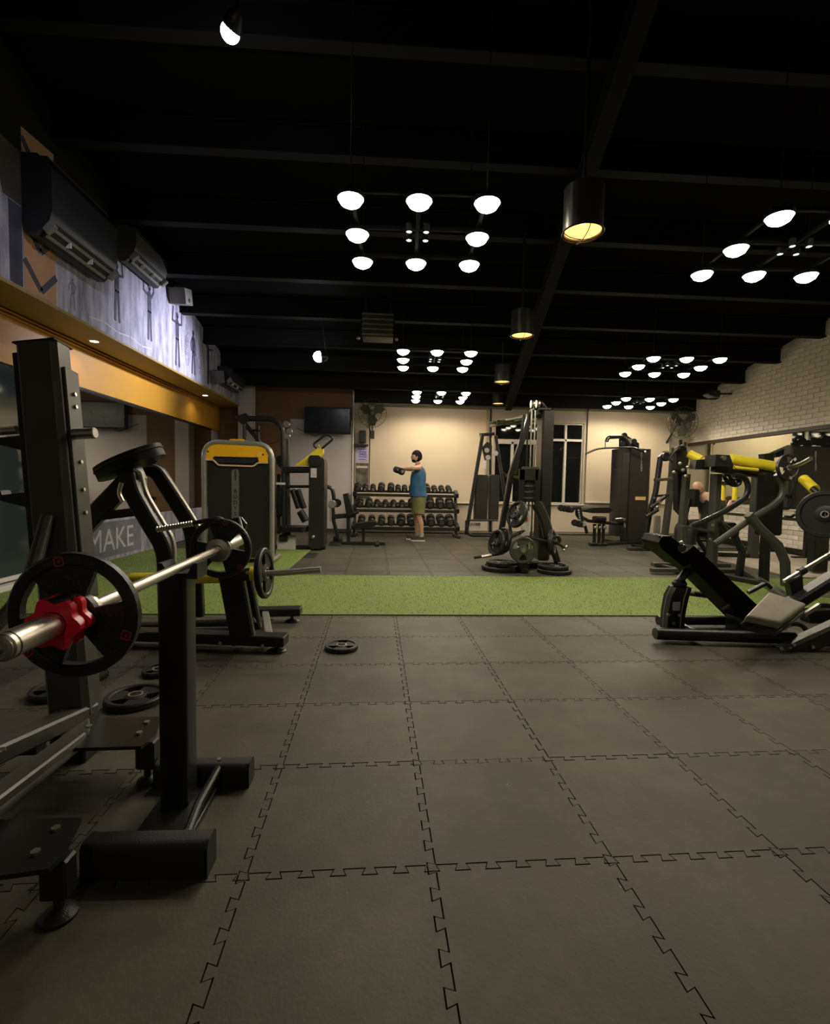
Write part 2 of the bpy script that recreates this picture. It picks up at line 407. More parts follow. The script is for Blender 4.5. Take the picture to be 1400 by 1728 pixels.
# ---- right wall: painted brick
BRICK = mat('painted_white_brick', (.74, .69, .57), .75, 0, .1, 3, .5, 60, rnd=.05)
MORT = mat('painted_mortar', (.58, .53, .43), .85, 0, .1, 5)
wr = struct('wall_right', M().box((XR+.1, (YB+YF)/2, 2.7), (.2, YF-YB, 5.6), bev=0), MORT)
bw, bh, gp = .232, .082, .008
bmsh = M().box((0, 0, 0), (.022, bw-gp, bh-gp), bev=.004).mesh('brick', BRICK, smooth=False)
bl2 = []
for r_ in range(0, int(3.9/bh)):
    for k in range(0, 28):
        y = YF-.12-k*bw-(bw/2 if r_ % 2 else 0); z = bh*(r_+.5)
        if z > zc(y)-.05 or y < 5.2: continue
        if .86 < z < 2.14: continue
        a = proj((XR, y, z))
        if a[0] > 1425 or a[1] < 0: continue
        bl2.append((a[2], y, z))
bl2.sort(); rest = M()
for k, (d, y, z) in enumerate(bl2):
    if k < 295: o = link('brick', bmsh, wr); o.location = (XR-.002+random.uniform(-.002, .002), y, z)
    else: rest.box((XR-.002, y, z), (.022, bw-gp, bh-gp), bev=0)
if rest.v: tag(struct('brick', rest, BRICK, wr), kind='stuff')
MIRR = mat('mirror_silver', (.62, .64, .56), .015, 1, .02, 2)
DTRIM = mat('dark_wood_trim', (.035, .024, .014), .5, 0, .2, 8)
mr_ = T('wall_mirror', 'long mirror with dark frame on the white brick wall at right', 'mirror', (XR-.03, 8.2, .88))
mr_.p('pane', M().box((XR-.03, 8.1, 1.49), (.012, 5.7, 1.2), bev=.002), MIRR)
mr_.p('frame_rail', M().box((XR-.045, 8.1, 2.12), (.05, 5.8, .07), bev=.006), DTRIM)
mr_.p('frame_rail', M().box((XR-.045, 8.1, .87), (.05, 5.8, .05), bev=.006), DTRIM)
struct('baseboard_right', M().box((XR-.03, 8.1, .055), (.05, 5.7, .11), bev=.005), BLACK)
# pale plank platform by the right wall
PLANK = mat('pale_plank', (.42, .37, .29), .5, 0, .25, 3, .1, 40, rnd=.12, stretch=(6, .6, 1))
pf = T('plank_platform', 'pale wooden plank platform on the floor along the right brick wall', 'platform', (6.0, 7.0, 0))
for k in range(9): pf.p('plank', M().box((5.2+k*.196+.0, 6.95, .0), (.19, 2.4, .03), bev=.003), PLANK)
# ---- back wall behind the camera
struct('wall_back', M().box(((XL+XR)/2, YB-.1, 2.9), (XR-XL+.4, .2, 6.0), bev=0), WHITEW)
# ---- left wall: mirror, dado, yellow band, soffit, painted fascia
YWALL = mat('amber_wall_paint', (.52, .255, .018), .5, 0, .07, 1.4)
SOFF = mat('ochre_soffit_paint', (.30, .21, .045), .55, 0, .08, 1.5)
struct('wall_left', M().box((XL-.12, (YB+YF)/2, 2.9), (.2, YF-YB, 6.0), bev=0), WHITEW)
struct('trim_1', M().box((XL+.0, (YB+10.75)/2, 2.40), (.06, 10.75-YB, .5), bev=.004), YWALL)
for z in (2.60, 2.63): struct('trim_2', M().box((XL+.05, (YB+10.6)/2, z), (.04+.03*(z > 2.61), 10.6-YB, .014), bev=.004), YWALL)
struct('trim_3', M().box(((XL+XFA)/2+.0, (YB+10.75)/2, 2.665), (XFA-XL+.02, 10.75-YB, .03), bev=.002), SOFF)
MIRL = mat('left_mirror_silver', (.72, .72, .68), .012, 1, .02, 2)
lm = T('wall_mirror', 'long frameless mirror on the left wall below the amber band', 'mirror', (XL+.0, 7.6, .56))
lm.p('pane', M().box((XL+.0, 7.87, 1.335), (.012, 4.9, 1.57), bev=.001), MIRL)
lm.p('top_rail', M().box((XL+.012, 7.87, 2.135), (.04, 4.9, .035), bev=.004), BLACK)
def mural_mat(name, base, dark, sx):
    m = mat(name, base, .6, 0, .1, 2); nt = m.node_tree; N = nt.nodes; L = nt.links; b = N['Principled BSDF']
    tc = N.new('ShaderNodeTexCoord'); mp = N.new('ShaderNodeMapping'); mp.inputs['Scale'].default_value = (1, sx, 1.2); L.new(tc.outputs['Object'], mp.inputs[0])
    n = N.new('ShaderNodeTexNoise'); n.inputs['Scale'].default_value = 1.6; n.inputs['Detail'].default_value = 8; n.inputs['Roughness'].default_value = .65; L.new(mp.outputs[0], n.inputs['Vector'])
    mr = N.new('ShaderNodeMapRange'); mr.inputs['From Min'].default_value = .38; mr.inputs['From Max'].default_value = .66; L.new(n.outputs['Fac'], mr.inputs['Value'])
    mx = N.new('ShaderNodeMix'); mx.data_type = 'RGBA'; L.new(mr.outputs[0], mx.inputs['Factor']); mx.inputs['A'].default_value = (*base, 1); mx.inputs['B'].default_value = (*dark, 1)
    L.new(mx.outputs['Result'], b.inputs['Base Color']); return m
MUR = mural_mat('mural_print', (.46, .44, .50), (.15, .145, .20), 6)
ft = struct('trim_4', M().add(*(lambda a: ([(XFA-.04, YB, 2.68), (XFA, YB, 2.68), (XFA, 10.55, 2.68), (XFA-.04, 10.55, 2.68), (XFA-.04, YB, 3.80), (XFA, YB, 3.80), (XFA, 10.55, zc(10.55)-.02), (XFA-.04, 10.55, zc(10.55)-.02), (XFA-.04, 7.75, 3.80), (XFA, 7.75, 3.80)],
    [(3, 2, 1, 0), (4, 5, 9, 8), (8, 9, 6, 7), (0, 1, 5, 4), (1, 2, 6, 9, 5), (2, 3, 7, 6), (3, 0, 4, 8, 7)]))(0)), MUR)
BLKW = mat('black_upper_wall', (.010, .010, .009), .7, 0, .3, 2, spec=.2)
struct('trim_5', M().prism([(YB, 3.802), (7.74, 3.802), (7.74, zc(7.74)-.005), (YB, zc(YB)-.005)], (XFA-.02, 0, 0), (0, 1, 0), (0, 0, 1), .04), BLKW)
struct('upper_panel', M().box((XFA+.003, (YB+4.42)/2, 3.58), (.006, 4.42-YB, .44), bev=0), mat('grey_brown_wall', (.06, .05, .038), .7, 0, .3, 3), ft)
struct('dado_panel', M().box((XL+.01, 7.87, .285), (.03, 4.9, .55), bev=.003), MUR, ft)
INK = mat('mural_ink', (.050, .048, .075), .6, 0, .3, 7)
INKL = mat('mural_pale_ink', (.26, .25, .30), .6, 0, .2, 7)
def figure(y, z, h, armL, armR, legs=.16, ink=INK):
    """a painted athlete silhouette, flat on the fascia"""
    m = M(); X = XFA+.002; k = h/1.8
    def st(pts, w):
        for (a, b) in zip(pts, pts[1:]):
            m.bar((X, y+a[0]*k, z+a[1]*k), (X, y+b[0]*k, z+b[1]*k), .003, w*k, up=(0, 1, 0) if abs(a[1]-b[1]) > abs(a[0]-b[0]) else (0, 0, 1), bev=0)
            m.cyl((X-.0015, y+b[0]*k, z+b[1]*k), (X+.0015, y+b[0]*k, z+b[1]*k), w*k/2, 8)
    st([(0, .85), (0, 1.1), (0, 1.42)], .24); st([(-.14, 1.4), (.14, 1.4)], .1); st([(0, 1.4), (0, 1.6)], .09)
    m.cyl((X-.0015, y, z+1.66*k), (X+.0015, y, z+1.66*k), .1*k, 12)
    st([(-.06, .9), (-legs*.8, .45), (-legs, 0)], .11); st([(.06, .9), (legs*.8, .45), (legs, 0)], .11)
    st([(-.14, 1.4)]+armL, .075); st([(.14, 1.4)]+armR, .075)
    struct('silhouette', m, ink, ft)
def figpx(px, y0, y1, aL, aR, legs, ink=INK):
    top, bot = at(px, y0, X=XFA), at(px, y1, X=XFA); figure((top.y+bot.y)/2, bot.z, (top.z-bot.z)/1.95*1.8, aL, aR, legs, ink)
figpx(197, 432, 540, [(-.35, 1.5), (-.3, 1.9)], [(.35, 1.45), (.3, 1.8)], .12)
figpx(252, 470, 572, [(-.38, 1.45), (-.34, 1.95)], [(.3, 1.6), (.25, 2.0)], .1)
figpx(299, 518, 616, [(-.38, 1.4), (-.3, 1.85)], [(.35, 1.45), (.34, 1.95)], .14)
figpx(326, 550, 630, [(-.25, 1.2), (-.2, .9)], [(.2, 1.1), (.2, .8)], .14)
figpx(351, 566, 646, [(-.3, 1.6), (-.05, 1.95)], [(.45, 1.45), (.6, 1.5)], .08)
figpx(390, 632, 670, [(-.2, 1.1), (-.15, .8)], [(.2, 1.1), (.15, .8)], .14)
figpx(122, 462, 520, [(-.3, 1.2), (-.3, .9)], [(.3, 1.3), (.2, 1.0)], .2, INKL)
a = at(316, 583, X=XFA); struct('lettering', text_m('ELEMENT', .15, (XFA+.002, a.y, a.z), (0, 0, 1), (0, -1, 0)), INKL, ft)
a = at(338, 606, X=XFA); struct('lettering', text_m('BELIEVE', .16, (XFA+.002, a.y, a.z), (0, 0, 1), (0, -1, 0)), INKL, ft)
struct('print_block', M().box((XL+.0255, 6.62, .29), (.003, 1.5, .46), bev=0), mat('mural_grey_block', (.17, .17, .20), .6, 0, .2, 5), ft)
struct('lettering', text_m('MAKE', .42, (XL+.0285, 6.62, .27), (0, 1, 0), (0, 0, 1)), mat('mural_white', (.5, .48, .5), .6), ft)
for k in range(5): struct('brush_stroke', M().bar((XFA+.001, 5.35+.27*k, 2.76+.03*(k % 2)), (XFA+.001, 5.6+.27*k, 2.79-.03*(k % 2)), .002, .012, bev=0), WHITE, ft)
# orange chevrons
ORG = mat('mural_orange', (.42, .24, .12), .6, 0, .1, 5)
yc = 4.64; hw = .20
struct('chevron_panel', M().prism([(yc-hw, 2.69), (yc+hw, 2.69), (yc+hw, 4.05), (yc-hw, 4.02)], (XFA+.001, 0, 0), (0, 1, 0), (0, 0, 1), .004), ORG, ft)
for z in (2.74, 3.08, 3.48, 3.74):
    c = M()
    for s_ in (-1, 1): c.bar((XFA+.004, yc, z), (XFA+.004, yc+s_*hw, z+.2), .003, .055, bev=0)
    struct('chevron', c, INK, ft)
struct('mural_stripe', M().box((XFA+.002, yc-hw-.09, 3.02), (.004, .14, .66), bev=0), INK, ft)
# dark glass wall at far left
gl = struct('window_2', M().box((XL-.0, 4.0, 1.12), (.02, 2.6, 2.05), bev=.002), mat('smoked_glass', (.030, .042, .042), .06, 0, .1, 2, spec=.7))
struct('window_frame', M().box((XL+.01, 5.36, 1.1), (.07, .12, 2.12), bev=.004), DARK, gl)
struct('window_sill', M().box((XL+.06, 4.0, .03), (.10, 2.8, .06), bev=.006), WHITE, gl)
struct('window_frame', M().box((XL+.02, 4.0, .10), (.05, 2.8, .04), bev=.006), WHITE, gl)
# soffit downlights
def downlight(x, y, lab):
    t = T('downlight', lab, 'ceiling light', (x, y, 2.65))
    t.p('trim_ring', M().lathe([(.045, 0), (.062, -.004), (.062, .0), (.045, .006)], (x, y, 2.648), (0, 0, -1), 20), WHITE)
    t.p('lens', M().lathe([(0, 0), (.044, 0), (.044, .006), (0, .006)], (x, y, 2.643), (0, 0, 1), 20), mat('downlight_lens', (.9, .85, .7), .4, emit=(1, .92, .75), es=14))
    spot('downlight_lamp', (x, y, 2.636), (0, 0, -1), DOWN_W, WARM, 140, .8, .03)
downlight(-3.37, 5.86, 'round downlight in the ochre soffit, nearer of two in view')
downlight(-3.37, 9.25, 'round downlight in the ochre soffit, farther of two in view')
downlight(-3.37, 2.6, 'round downlight in the ochre soffit outside the frame at left')
# ================================================================== CEILING FITTINGS
LEDM = mat('led_lens', (1, .95, .8), .4, emit=(1, .90, .70), es=22)
LEDC = mat('small_led_lens', (1, 1, 1), .4, emit=(.85, 1, 1), es=14)
def grid_light(cx, cyy, z, rot, where, real=None):
    t = T('grid_light', 'grid light of eight warm lamps, '+where, 'ceiling light', (cx, cyy, z), 'square grid lights under the ceiling')
    cr, sr = math.cos(rot), math.sin(rot); P = .463
    def w(a, b, dz=0): return (cx+a*cr-b*sr, cyy+a*sr+b*cr, z+dz)
    fr = M()
    for k in (-1, 0, 1):
        fr.bar(w(-P-.06, k*P, .05), w(P+.06, k*P, .05), .03, .03).bar(w(k*P, -P-.06, .05), w(k*P, P+.06, .05), .03, .03)
    t.p('frame', fr, mat('fixture_black', (.004, .004, .004), .8, spec=.12))
    for (a, b) in ((-1, -1), (1, -1), (-1, 1), (1, 1)):
        q = V(w(a*P, b*P, .06)); top = zc(q.y)-.01
        t.p('hanger', M().tube([q, (q.x, q.y, top)], .004, 5), BLACK)
    for a in (-1, 0, 1):
        for b in (-1, 0, 1):
            if a == b == 0: continue
            q = V(w(a*P, b*P))
            can = t.p('lamp_can', M().lathe([(.088, -.006), (.093, -.006), (.093, .02), (.05, .035), (0, .035)], q, (0, 0, 1), 20), MATS['fixture_black'])
            t.p('lens', M().lathe([(0, -.060), (.035, -.055), (.068, -.036), (.090, .0), (.09, .012), (0, .012)], q, (0, 0, 1), 20), LEDM, parent=can)
            spot('grid_lamp', q+V((0, 0, -.05)), (0, 0, -1), LED_W, WARM, 165, .4, .05)
    for a in (-1, 1):
        for b in (-1, 1):
            q = V(w(a*.065, b*.065))
            can = t.p('spot_head', M().lathe([(.02, -.01), (.026, -.01), (.026, .05), (0, .055)], q, (0, 0, 1), 12), BLACK)
            t.p('lens', M().lathe([(0, -.004), (.02, -.004), (.02, .004), (0, .004)], q, (0, 0, 1), 12), LEDC, parent=can)
    spot('grid_spot_lamp', w(0, 0, -.03), (0, 0, -1), SPOT_W, (.9, .95, 1), 90, .6, .05)
grid_light(.20, 3.87, 3.0, -.035, 'nearest of the left row')
grid_light(.66, 7.2, 2.90, -.03, 'middle of the left row')
grid_light(1.00, 9.72, 2.83, -.03, 'farthest of the left row, near the blind')
grid_light(3.20, 3.81, 3.0, -.06, 'nearest of the right row, cut by the frame edge')
grid_light(4.17, 7.15, 2.91, -.06, 'middle of the right row')
grid_light(5.10, 9.80, 2.84, -.05, 'farthest of the right row, near the wall fan')
# pendant cans
CANI = mat('amber_reflector', (.8, .5, .2), .35, .3, emit=(1, .55, .18), es=1.6)
CANO = mat('can_gunmetal', (.055, .052, .045), .3, .5, .15, 4)
def can_light(x, y, z, where, D=.25):
    t = T('pendant_can_light', 'black cylindrical pendant lamp with wire guard, '+where, 'pendant lamp', (x, y, z))
    r = D/2; H = .27
    t.p('shade', M().lathe([(r-.008, 0), (r, 0), (r, H), (r*.5, H+.03), (0, H+.03), (0, H+.02), (r*.5, H+.02), (r-.008, H-.01), (r-.008, 0)], (x, y, z), (0, 0, 1), 28), CANO)
    t.p('reflector', M().lathe([(r-.010, .01), (r*.8, .07), (r*.4, .13), (0, .14)], (x, y, z), (0, 0, 1), 24), CANI)
    t.p('bulb', M().ball((x, y, z+.08), .03), mat('bulb', (1, .9, .7), .4, emit=(1, .70, .32), es=7))
    g_ = M()
    for a in (0, PI/2):
        p = [(x+math.cos(a)*r*math.cos(u), y+math.sin(a)*r*math.cos(u), z-.045*math.sin(u)) for u in [PI*i/8 for i in range(9)]]; g_.tube(p, .003, 5)
    g_.tube([(x+(r+.004)*math.cos(u), y+(r+.004)*math.sin(u), z-.004) for u in [2*PI*i/24 for i in range(24)]], .006, 5, closed=True)
    t.p('wire_guard', g_, BLACK)
    top = zc(y)-.3; t.p('stem', M().cyl((x, y, z+H+.02), (x, y, max(top, z+H+.06)), .012, 8), BLACK)
    spot('can_lamp', (x, y, z+.03), (0, 0, -1), CAN_W, (1, .6, .28), 120, .7, .05)
can_light(1.23, 3.17, 2.72, 'nearest and largest in view'); can_light(1.52, 5.65, 2.82, 'second of the row')
can_light(1.87, 8.1, 2.81, 'third of the row'); can_light(2.35, 10.5, 2.86, 'farthest, close to the far wall')
# cold flood lamps
def flood(x, y, z, aim, watt, where, r=.05):
    t = T('flood_lamp', 'small bright cold white flood lamp, '+where, 'ceiling light', (x, y, z)); d = V(aim).normalized(); q = V((x, y, z))
    t.p('housing', M().lathe([(r*.9, .0), (r*1.02, .02), (r*.8, .09), (r*.4, .12), (0, .12)], q, -d, 18), BLACK)
    t.p('lens', M().ball(q+d*r*.25, r*.98, n=18), mat('flood_lens', (1, 1, 1), .4, emit=(.93, .93, 1), es=45))
    t.p('bracket', M().tube([q-d*.1, (x, y, zc(y)-.02)], .01, 6), BLACK)
    spot('flood_beam', q+d*(r*1.3+.02), d, watt, COLD, 78, 1, .05)
a = at(540, 602, Y=7.7); flood(a.x, a.y, a.z, V((XFA, 7.2, 2.75))-a, FLOOD_W, 'over the grass strip facing the mural', .085)
a = at(390, 50, Y=3.35); flood(a.x, a.y, a.z, V((XFA+.3, 5.0, 2.2))-a, FLOOD_W*.13, 'high at upper left near the camera', .06)

t = T('added_fill_lamp', 'added fill lamp, unseen on the rear wall behind the camera', 'added fill lamp', (-.4, YB+.05, 2.5))  # unseen lamp, added so the foreground rack catches some light
t.p('housing', M().box((-.4, YB+.05, 2.5), (.4, .1, .12), bev=.01), BLACK)
t.p('lens', M().box((-.4, YB+.105, 2.5), (.36, .01, .09), bev=.002), LEDM)
spot('added_fill_beam', (-.4, YB+.13, 2.5), (0, 1, -.45), 16, WARM, 150, .8, .1)
# ================================================================== SHARED PIECES
def arc(cx, cy, r, a0, a1, n=6): return [(cx+r*math.cos(math.radians(a0+(a1-a0)*i/n)), cy+r*math.sin(math.radians(a0+(a1-a0)*i/n))) for i in range(n+1)]
def rrect(x0, y0, x1, y1, r, n=5):
    return arc(x0+r, y0+r, r, 180, 270, n)+arc(x1-r, y0+r, r, 270, 360, n)+arc(x1-r, y1-r, r, 0, 90, n)+arc(x0+r, y1-r, r, 90, 180, n)
def plate_body(c, ax, R, t, rot=0, n=36, solid=False):
    c = V(c); ax = V(ax).normalized(); a, u = frame(ax); m = M()
    m.lathe([(.80*R, -t*.34), (.83*R, -t*.5), (.96*R, -t*.5), (R, -t*.3), (R, t*.3), (.96*R, t*.5), (.83*R, t*.5), (.80*R, t*.34), (.80*R, -t*.34)], c, ax, n)
    m.lathe([(.027, -t*.48), (.26*R, -t*.48), (.36*R, -t*.3), (.36*R, t*.3), (.26*R, t*.48), (.027, t*.48), (.027, -t*.48)], c, ax, n)
    if solid: m.lathe([(.3*R, -t*.25), (.82*R, -t*.25), (.82*R, t*.25), (.3*R, t*.25), (.3*R, -t*.25)], c, ax, n)
    else:
        for k in range(3):
            a0 = rot+120*k
            o = arc(0, 0, .82*R, a0-36, a0+36, 7)+arc(0, 0, .34*R, a0+42, a0-42, 7)
            m.prism(o, c, a, u, t*.52, .002)
    return m
def plate(c, ax, R, t, label, rot=0, red=False, ring=True, group=None, mat_=None, name='weight_plate', n=36, solid=False):
    th = T(name, label, 'weight plate', c, group); ax = V(ax).normalized(); a, u = frame(ax); c = V(c)
    th.p('disc', plate_body(c, ax, R, t, rot, n, solid), mat_ or RUB)
    if ring: th.p('hub_ring', M().lathe([(.0262, -t*.52), (.034, -t*.52), (.034, t*.52), (.0262, t*.52), (.0262, -t*.52)], c, ax, 24), STEEL, 'steel centre ring')
    if red:
        for k in range(3):
            an = math.radians(rot+120*k); d = a*math.cos(an)+u*math.sin(an); e = ax.cross(d)
            for s_ in (-1, 1):
                q = c+d*R*.88+ax*s_*(t*.5+.0006); h = R*.065; m = M()
                for (x0, y0, x1, y1) in ((-1, -1, 1, -1), (1, -1, 1, 1), (1, 1, -1, 1), (-1, 1, -1, -1)):
                    m.bar(q+d*x0*h+e*y0*h, q+d*x1*h+e*y1*h, .003, .001, up=ax, bev=0)
                m.box(q, (h*.7, h*.7, .001), Matrix((d, e, ax)).transposed(), 0); th.p('red_badge', m, REDL, 'small red square badge')
    return th
def hexbolt(m, c, ax, r=.009, h=.007): return m.tube([V(c), V(c)+V(ax).normalized()*h], r, 6)
def bolts(th, pts, ax, r=.009, parent=None):
    for c in pts: th.p('bolt', hexbolt(M(), c, ax, r), CHROME, parent=parent)
def foot_disc(m, x, y, r=.04, z=0): return m.lathe([(0, 0), (r, 0), (r, .008), (r*.7, .018), (.012, .022), (.012, .05), (0, .05)], (x, y, z), (0, 0, 1), 18)
# ================================================================== FOREGROUND LEFT
# ---- pillar stand with two foot blocks
sx, sy = -.675, 1.60
t = T('barbell_stand', 'black pillar stand with two thick foot blocks holding the barbell in the left foreground', 'rack', (sx, sy, 0))
t.p('pillar', M().prism(rrect(-.045, -.045, .045, .045, .014), (sx, sy, .39), (1, 0, 0), (0, 1, 0), .76, .002), BLACK)
sad = M().prism([(-.06, .0), (.06, .0), (.06, .05), (.048, .05), (.03, .018), (-.03, .018), (-.048, .05), (-.06, .05)], (-.655, sy, .765), (1, 0, 0), (0, 0, 1), .085, .002)
t.p('saddle', sad, BLACK)
def block(x0, x1, y, w, h, n='foot_block'):
    b = t.p(n, M().prism([(-w/2, 0), (w/2, 0)]+arc(w/2-.022, h-.022, .022, 0, 90, 5)+arc(-w/2+.022, h-.022, .022, 90, 180, 5), ((x0+x1)/2, y, 0), (0, 1, 0), (0, 0, 1), x1-x0, .003, 2), MATTE)
    for s_, x in ((-1, x0), (1, x1)):
        t.p('end_cap', M().prism([(-w/2, .0), (w/2, .0)]+arc(w/2-.022, h-.02, .022, 0, 90, 5)+arc(-w/2+.022, h-.02, .022, 90, 180, 5), (x, y, 0), (0, 1, 0), (0, 0, 1), .008, .002), RUB, parent=b)
block(-.80, -.475, 1.325, .072, .098); block(-.795, -.475, 1.72, .07, .082)
t.p('link_tube', M().tube([(-.58, 1.70, .065), (-.575, 1.5, .065), (-.555, 1.35, .065)], .014, 10), BLACK)
t.p('base_plate', M().box((-.655, 1.6, .012), (.17, .3, .018), bev=.003), BLACK)
bolts(t, [(-.575, 1.69, .098)], (0, 0, 1), .008)
# ---- barbell (lies along the room)
bx = -.64
def bz(y): return .790+(y-.84)*.024
bd = V((0, 1, .024)).normalized()
t = T('barbell', 'steel barbell lying across the pillar stand, loaded at both ends, left foreground', 'barbell', (bx, 1.5, bz(1.5)))
q0, q1 = V((bx, .835, bz(.835))), V((bx, 1.055, bz(1.055)))
t.p('shaft', M().cyl(q1-bd*.01, (bx, 1.90, bz(1.90)), .0145, 20), STEEL)
t.p('sleeve', M().lathe([(0, 0), (.021, 0), (.0245, .003), (.0245, .16), (.0245, .205), (.0245, .21)], q0, bd, 28), STEEL)
t.p('sleeve_collar', M().lathe([(.015, 0), (.026, 0), (.030, .004), (.030, .016), (.02, .022), (.015, .022)], q1+bd*.004, bd, 28), STEEL)
ec = t.p('end_cap', M().lathe([(0, -.006), (.017, -.006), (.021, -.002), (.022, .004), (.0, .004)], q0, bd, 24), SILVER)
t.p('end_bolt', hexbolt(M(), q0-bd*.004, -bd, .008, .008), CHROME, parent=ec)
t.p('groove_ring', M().lathe([(.0248, 0), (.0252, .002), (.0248, .004)], q0+bd*.012, bd, 24), BLACK, parent=ec)
f0 = V((bx, 1.88, bz(1.88)))
t.p('sleeve_collar', M().lathe([(.0, -.02), (.018, -.02), (.02, -.012), (.042, -.008), (.048, 0), (.048, .012), (.0, .012)], f0, bd, 28), STEEL)
t.p('sleeve', M().cyl(f0+bd*.012, f0+bd*.26, .0245, 24), STEEL)
bolts(t, [f0+V((.03, -.012, .0)), f0+V((-.03, -.012, 0))], -bd, .005)
plate(V((bx, 1.03, bz(1.03))), bd, .130, .026, 'black three-grip weight plate on the near end of the barbell, behind the red collar', rot=100, red=True)
plate(f0+bd*.032, bd, .116, .026, 'black three-grip weight plate with red badges on the far end of the barbell', rot=78, red=True)
# red lock collar
lc = T('lock_collar', 'red plastic lock collar clamped on the near barbell sleeve', 'barbell collar', (bx, .985, bz(.985)))
co = [(r*math.cos(a), r*math.sin(a)) for a, r in [(2*PI*i/42, .047+.0065*math.cos(6*2*PI*i/42+.6)) for i in range(42)]]
a_, u_ = frame(bd)
def ringprism(off, t_, sc):
    m = M(); c = V((bx, .985, bz(.985)))+bd*off; k = len(co); vs = []
    for s_ in (-1, 1):
        for x, y in co: vs.append(c+a_*x*sc+u_*y*sc+bd*s_*t_/2)
        for i in range(k): an = 2*PI*i/k; vs.append(c+a_*math.cos(an)*.0255+u_*math.sin(an)*.0255+bd*s_*t_/2)
    fs = []
    for i in range(k):
        j = (i+1) % k
        fs += [(i, j, k+j, k+i), (2*k+i, 3*k+i, 3*k+j, 2*k+j), (i, 2*k+i, 2*k+j, j), (k+i, k+j, 3*k+j, 3*k+i)]
    return m.add(vs, fs)
lc.p('ring', ringprism(-.017, .014, 1), RED); lc.p('ring', ringprism(.017, .014, 1.0), RED); lc.p('core', ringprism(0, .022, .86), RED)
lc.p('latch', M().bar(V((bx, .985, bz(.985)))+u_*.044-bd*.022+a_*.004, V((bx, .985, bz(.985)))+u_*.044+bd*.022+a_*.004, .03, .01, up=u_, bev=.002), MATTE, 'black rubber latch strip')
# ---- bench press rack at the left edge
t = T('bench_press_rack', 'charcoal bench rack upright with hooks and bolted foot plates at the left edge', 'rack', (-1.2, 1.85, 0))
ub, ut = V((-1.185, 1.90, .17)), at(73, 585, Y=2.05)
ud = (ut-ub).normalized()
t.p('upright', M().tube([ub, ut], .05, sq=(.155, .11), up=(0, 1, 0)), DARK)
t.p('upright_cap', M().bar(ut, ut+ud*.008, .16, .115, up=(0, 1, 0), bev=.003), BLACK)
side, uy = frame(ud, V((0, 1, 0)))
sgn = 1 if side.x > 0 else -1; side = side*sgn
def on(z, s_=0, d=0):            # point along the upright at height z, s_ across, d towards the viewer
    k = (z-ub.z)/(ut.z-ub.z); return ub+(ut-ub)*k+side*s_+V((0, -1, 0))*d
t.p('hook_rail', M().bar(on(.75, -.088), on(1.57, -.088), .02, .07, up=(0, 1, 0), bev=.003), BLACK)
t.p('side_plate', M().bar(on(.60, .083, -.02), on(1.50, .083, -.02), .012, .085, up=(0, 1, 0), bev=.003), DARK, 'lighter side plate with bolts')
bolts(t, [on(z, .09, -.02) for z in (1.40, 1.35, 1.13, .93, 1.02)], side, .008)
def jhook(z, s_, L=.13):
    h = M().prism([(0, -.05), (.10, -.012), (.12, .0), (.12, .03), (.105, .03), (.10, .012), (0, .012)], on(z, s_*.088, .0), side*s_, (0, 0, 1), .05, .003)
    return t.p('hook', h, BLACK)
jhook(1.24, -1); jhook(1.02, -1)
t.p('peg', M().cyl(on(1.24, .085), on(1.235, .17), .022, 16, bev=.003), CHROME)
t.p('peg', M().cyl(on(1.275, -.11, .02), on(1.28, -.26, .02), .016, 16, bev=.003), CHROME)
t.p('brace_tube', M().tube([on(.93, 0, .06), at(45, 1000, Y=1.8), at(-70, 1120, Y=1.62)], .024, 12, rc=.1), DARK)
def bentplate(pts, z, name='foot_plate'): return t.p(name, M().prism(pts, (0, 0, z), (1, 0, 0), (0, 1, 0), .012, .002), BLACK)
g1 = at(272, 1211, Z=.158); g2 = at(262, 1243, Z=.158); g3 = at(238, 1262, Z=.158); g4 = at(96, 1266, Z=.158); g5 = at(118, 1215, Z=.158)
bentplate([(g.x, g.y) for g in (g1, g5, g4, g3, g2)], .158)
h1 = at(138, 1383, Z=.165); h2 = at(106, 1447, Z=.165); h3 = at(82, 1470, Z=.165); h4 = at(-60, 1490, Z=.165); h5 = at(-60, 1388, Z=.165)
bentplate([(g.x, g.y) for g in (h1, h5, h4, h3, h2)], .165)
for px, py, Z in ((150, 1227, .165), (128, 1246, .165), (248, 1220, .165), (235, 1238, .165), (94, 1400, .172), (60, 1440, .172)):
    q = at(px, py, Z=Z); bolts(t, [q], (0, 0, 1), .011)
for (px, py) in ((247, 1322), (95, 1552)):
    q = at(px, py, Z=0); big = py > 1400; w = .065
    t.p('leg', M().box((q.x, q.y+.01, .105), (w, .05, .10), bev=.006), BLACK)
    t.p('rubber_foot', foot_disc(M(), q.x, q.y+.01, .042 if big else .036), RUB)
t.p('base_beam', M().bar(at(152, 1196, Y=1.92), at(-90, 1306, Y=1.42), .085, .06, bev=.008), DARK)
t.p('base_beam', M().bar(at(128, 1243, Y=1.74), at(-110, 1420, Y=1.1), .07, .03, bev=.006), DARK)
t.p('base_tube', M().tube([at(128, 1258, Y=1.72), at(-110, 1452, Y=1.08)], .022, 12), DARK)
t.p('cross_tube', M().tube([at(70, 1262, Y=1.7), at(-80, 1268, Y=1.75)], .022, 12), BLACK)
bolts(t, [at(62, 1234, Y=1.68), at(3, 1268, Y=1.5)], (0, -.3, 1), .012)
t.p('gusset', M().bar(at(128, 1262, Z=.15), (-1.19, 1.90, .17), .09, .02), DARK)
t.p('foot_tube', M().bar((-1.19, 1.90, .17), (-1.19, 1.9, .0), .13, .1, up=(0, 1, 0), bev=.006), BLACK)
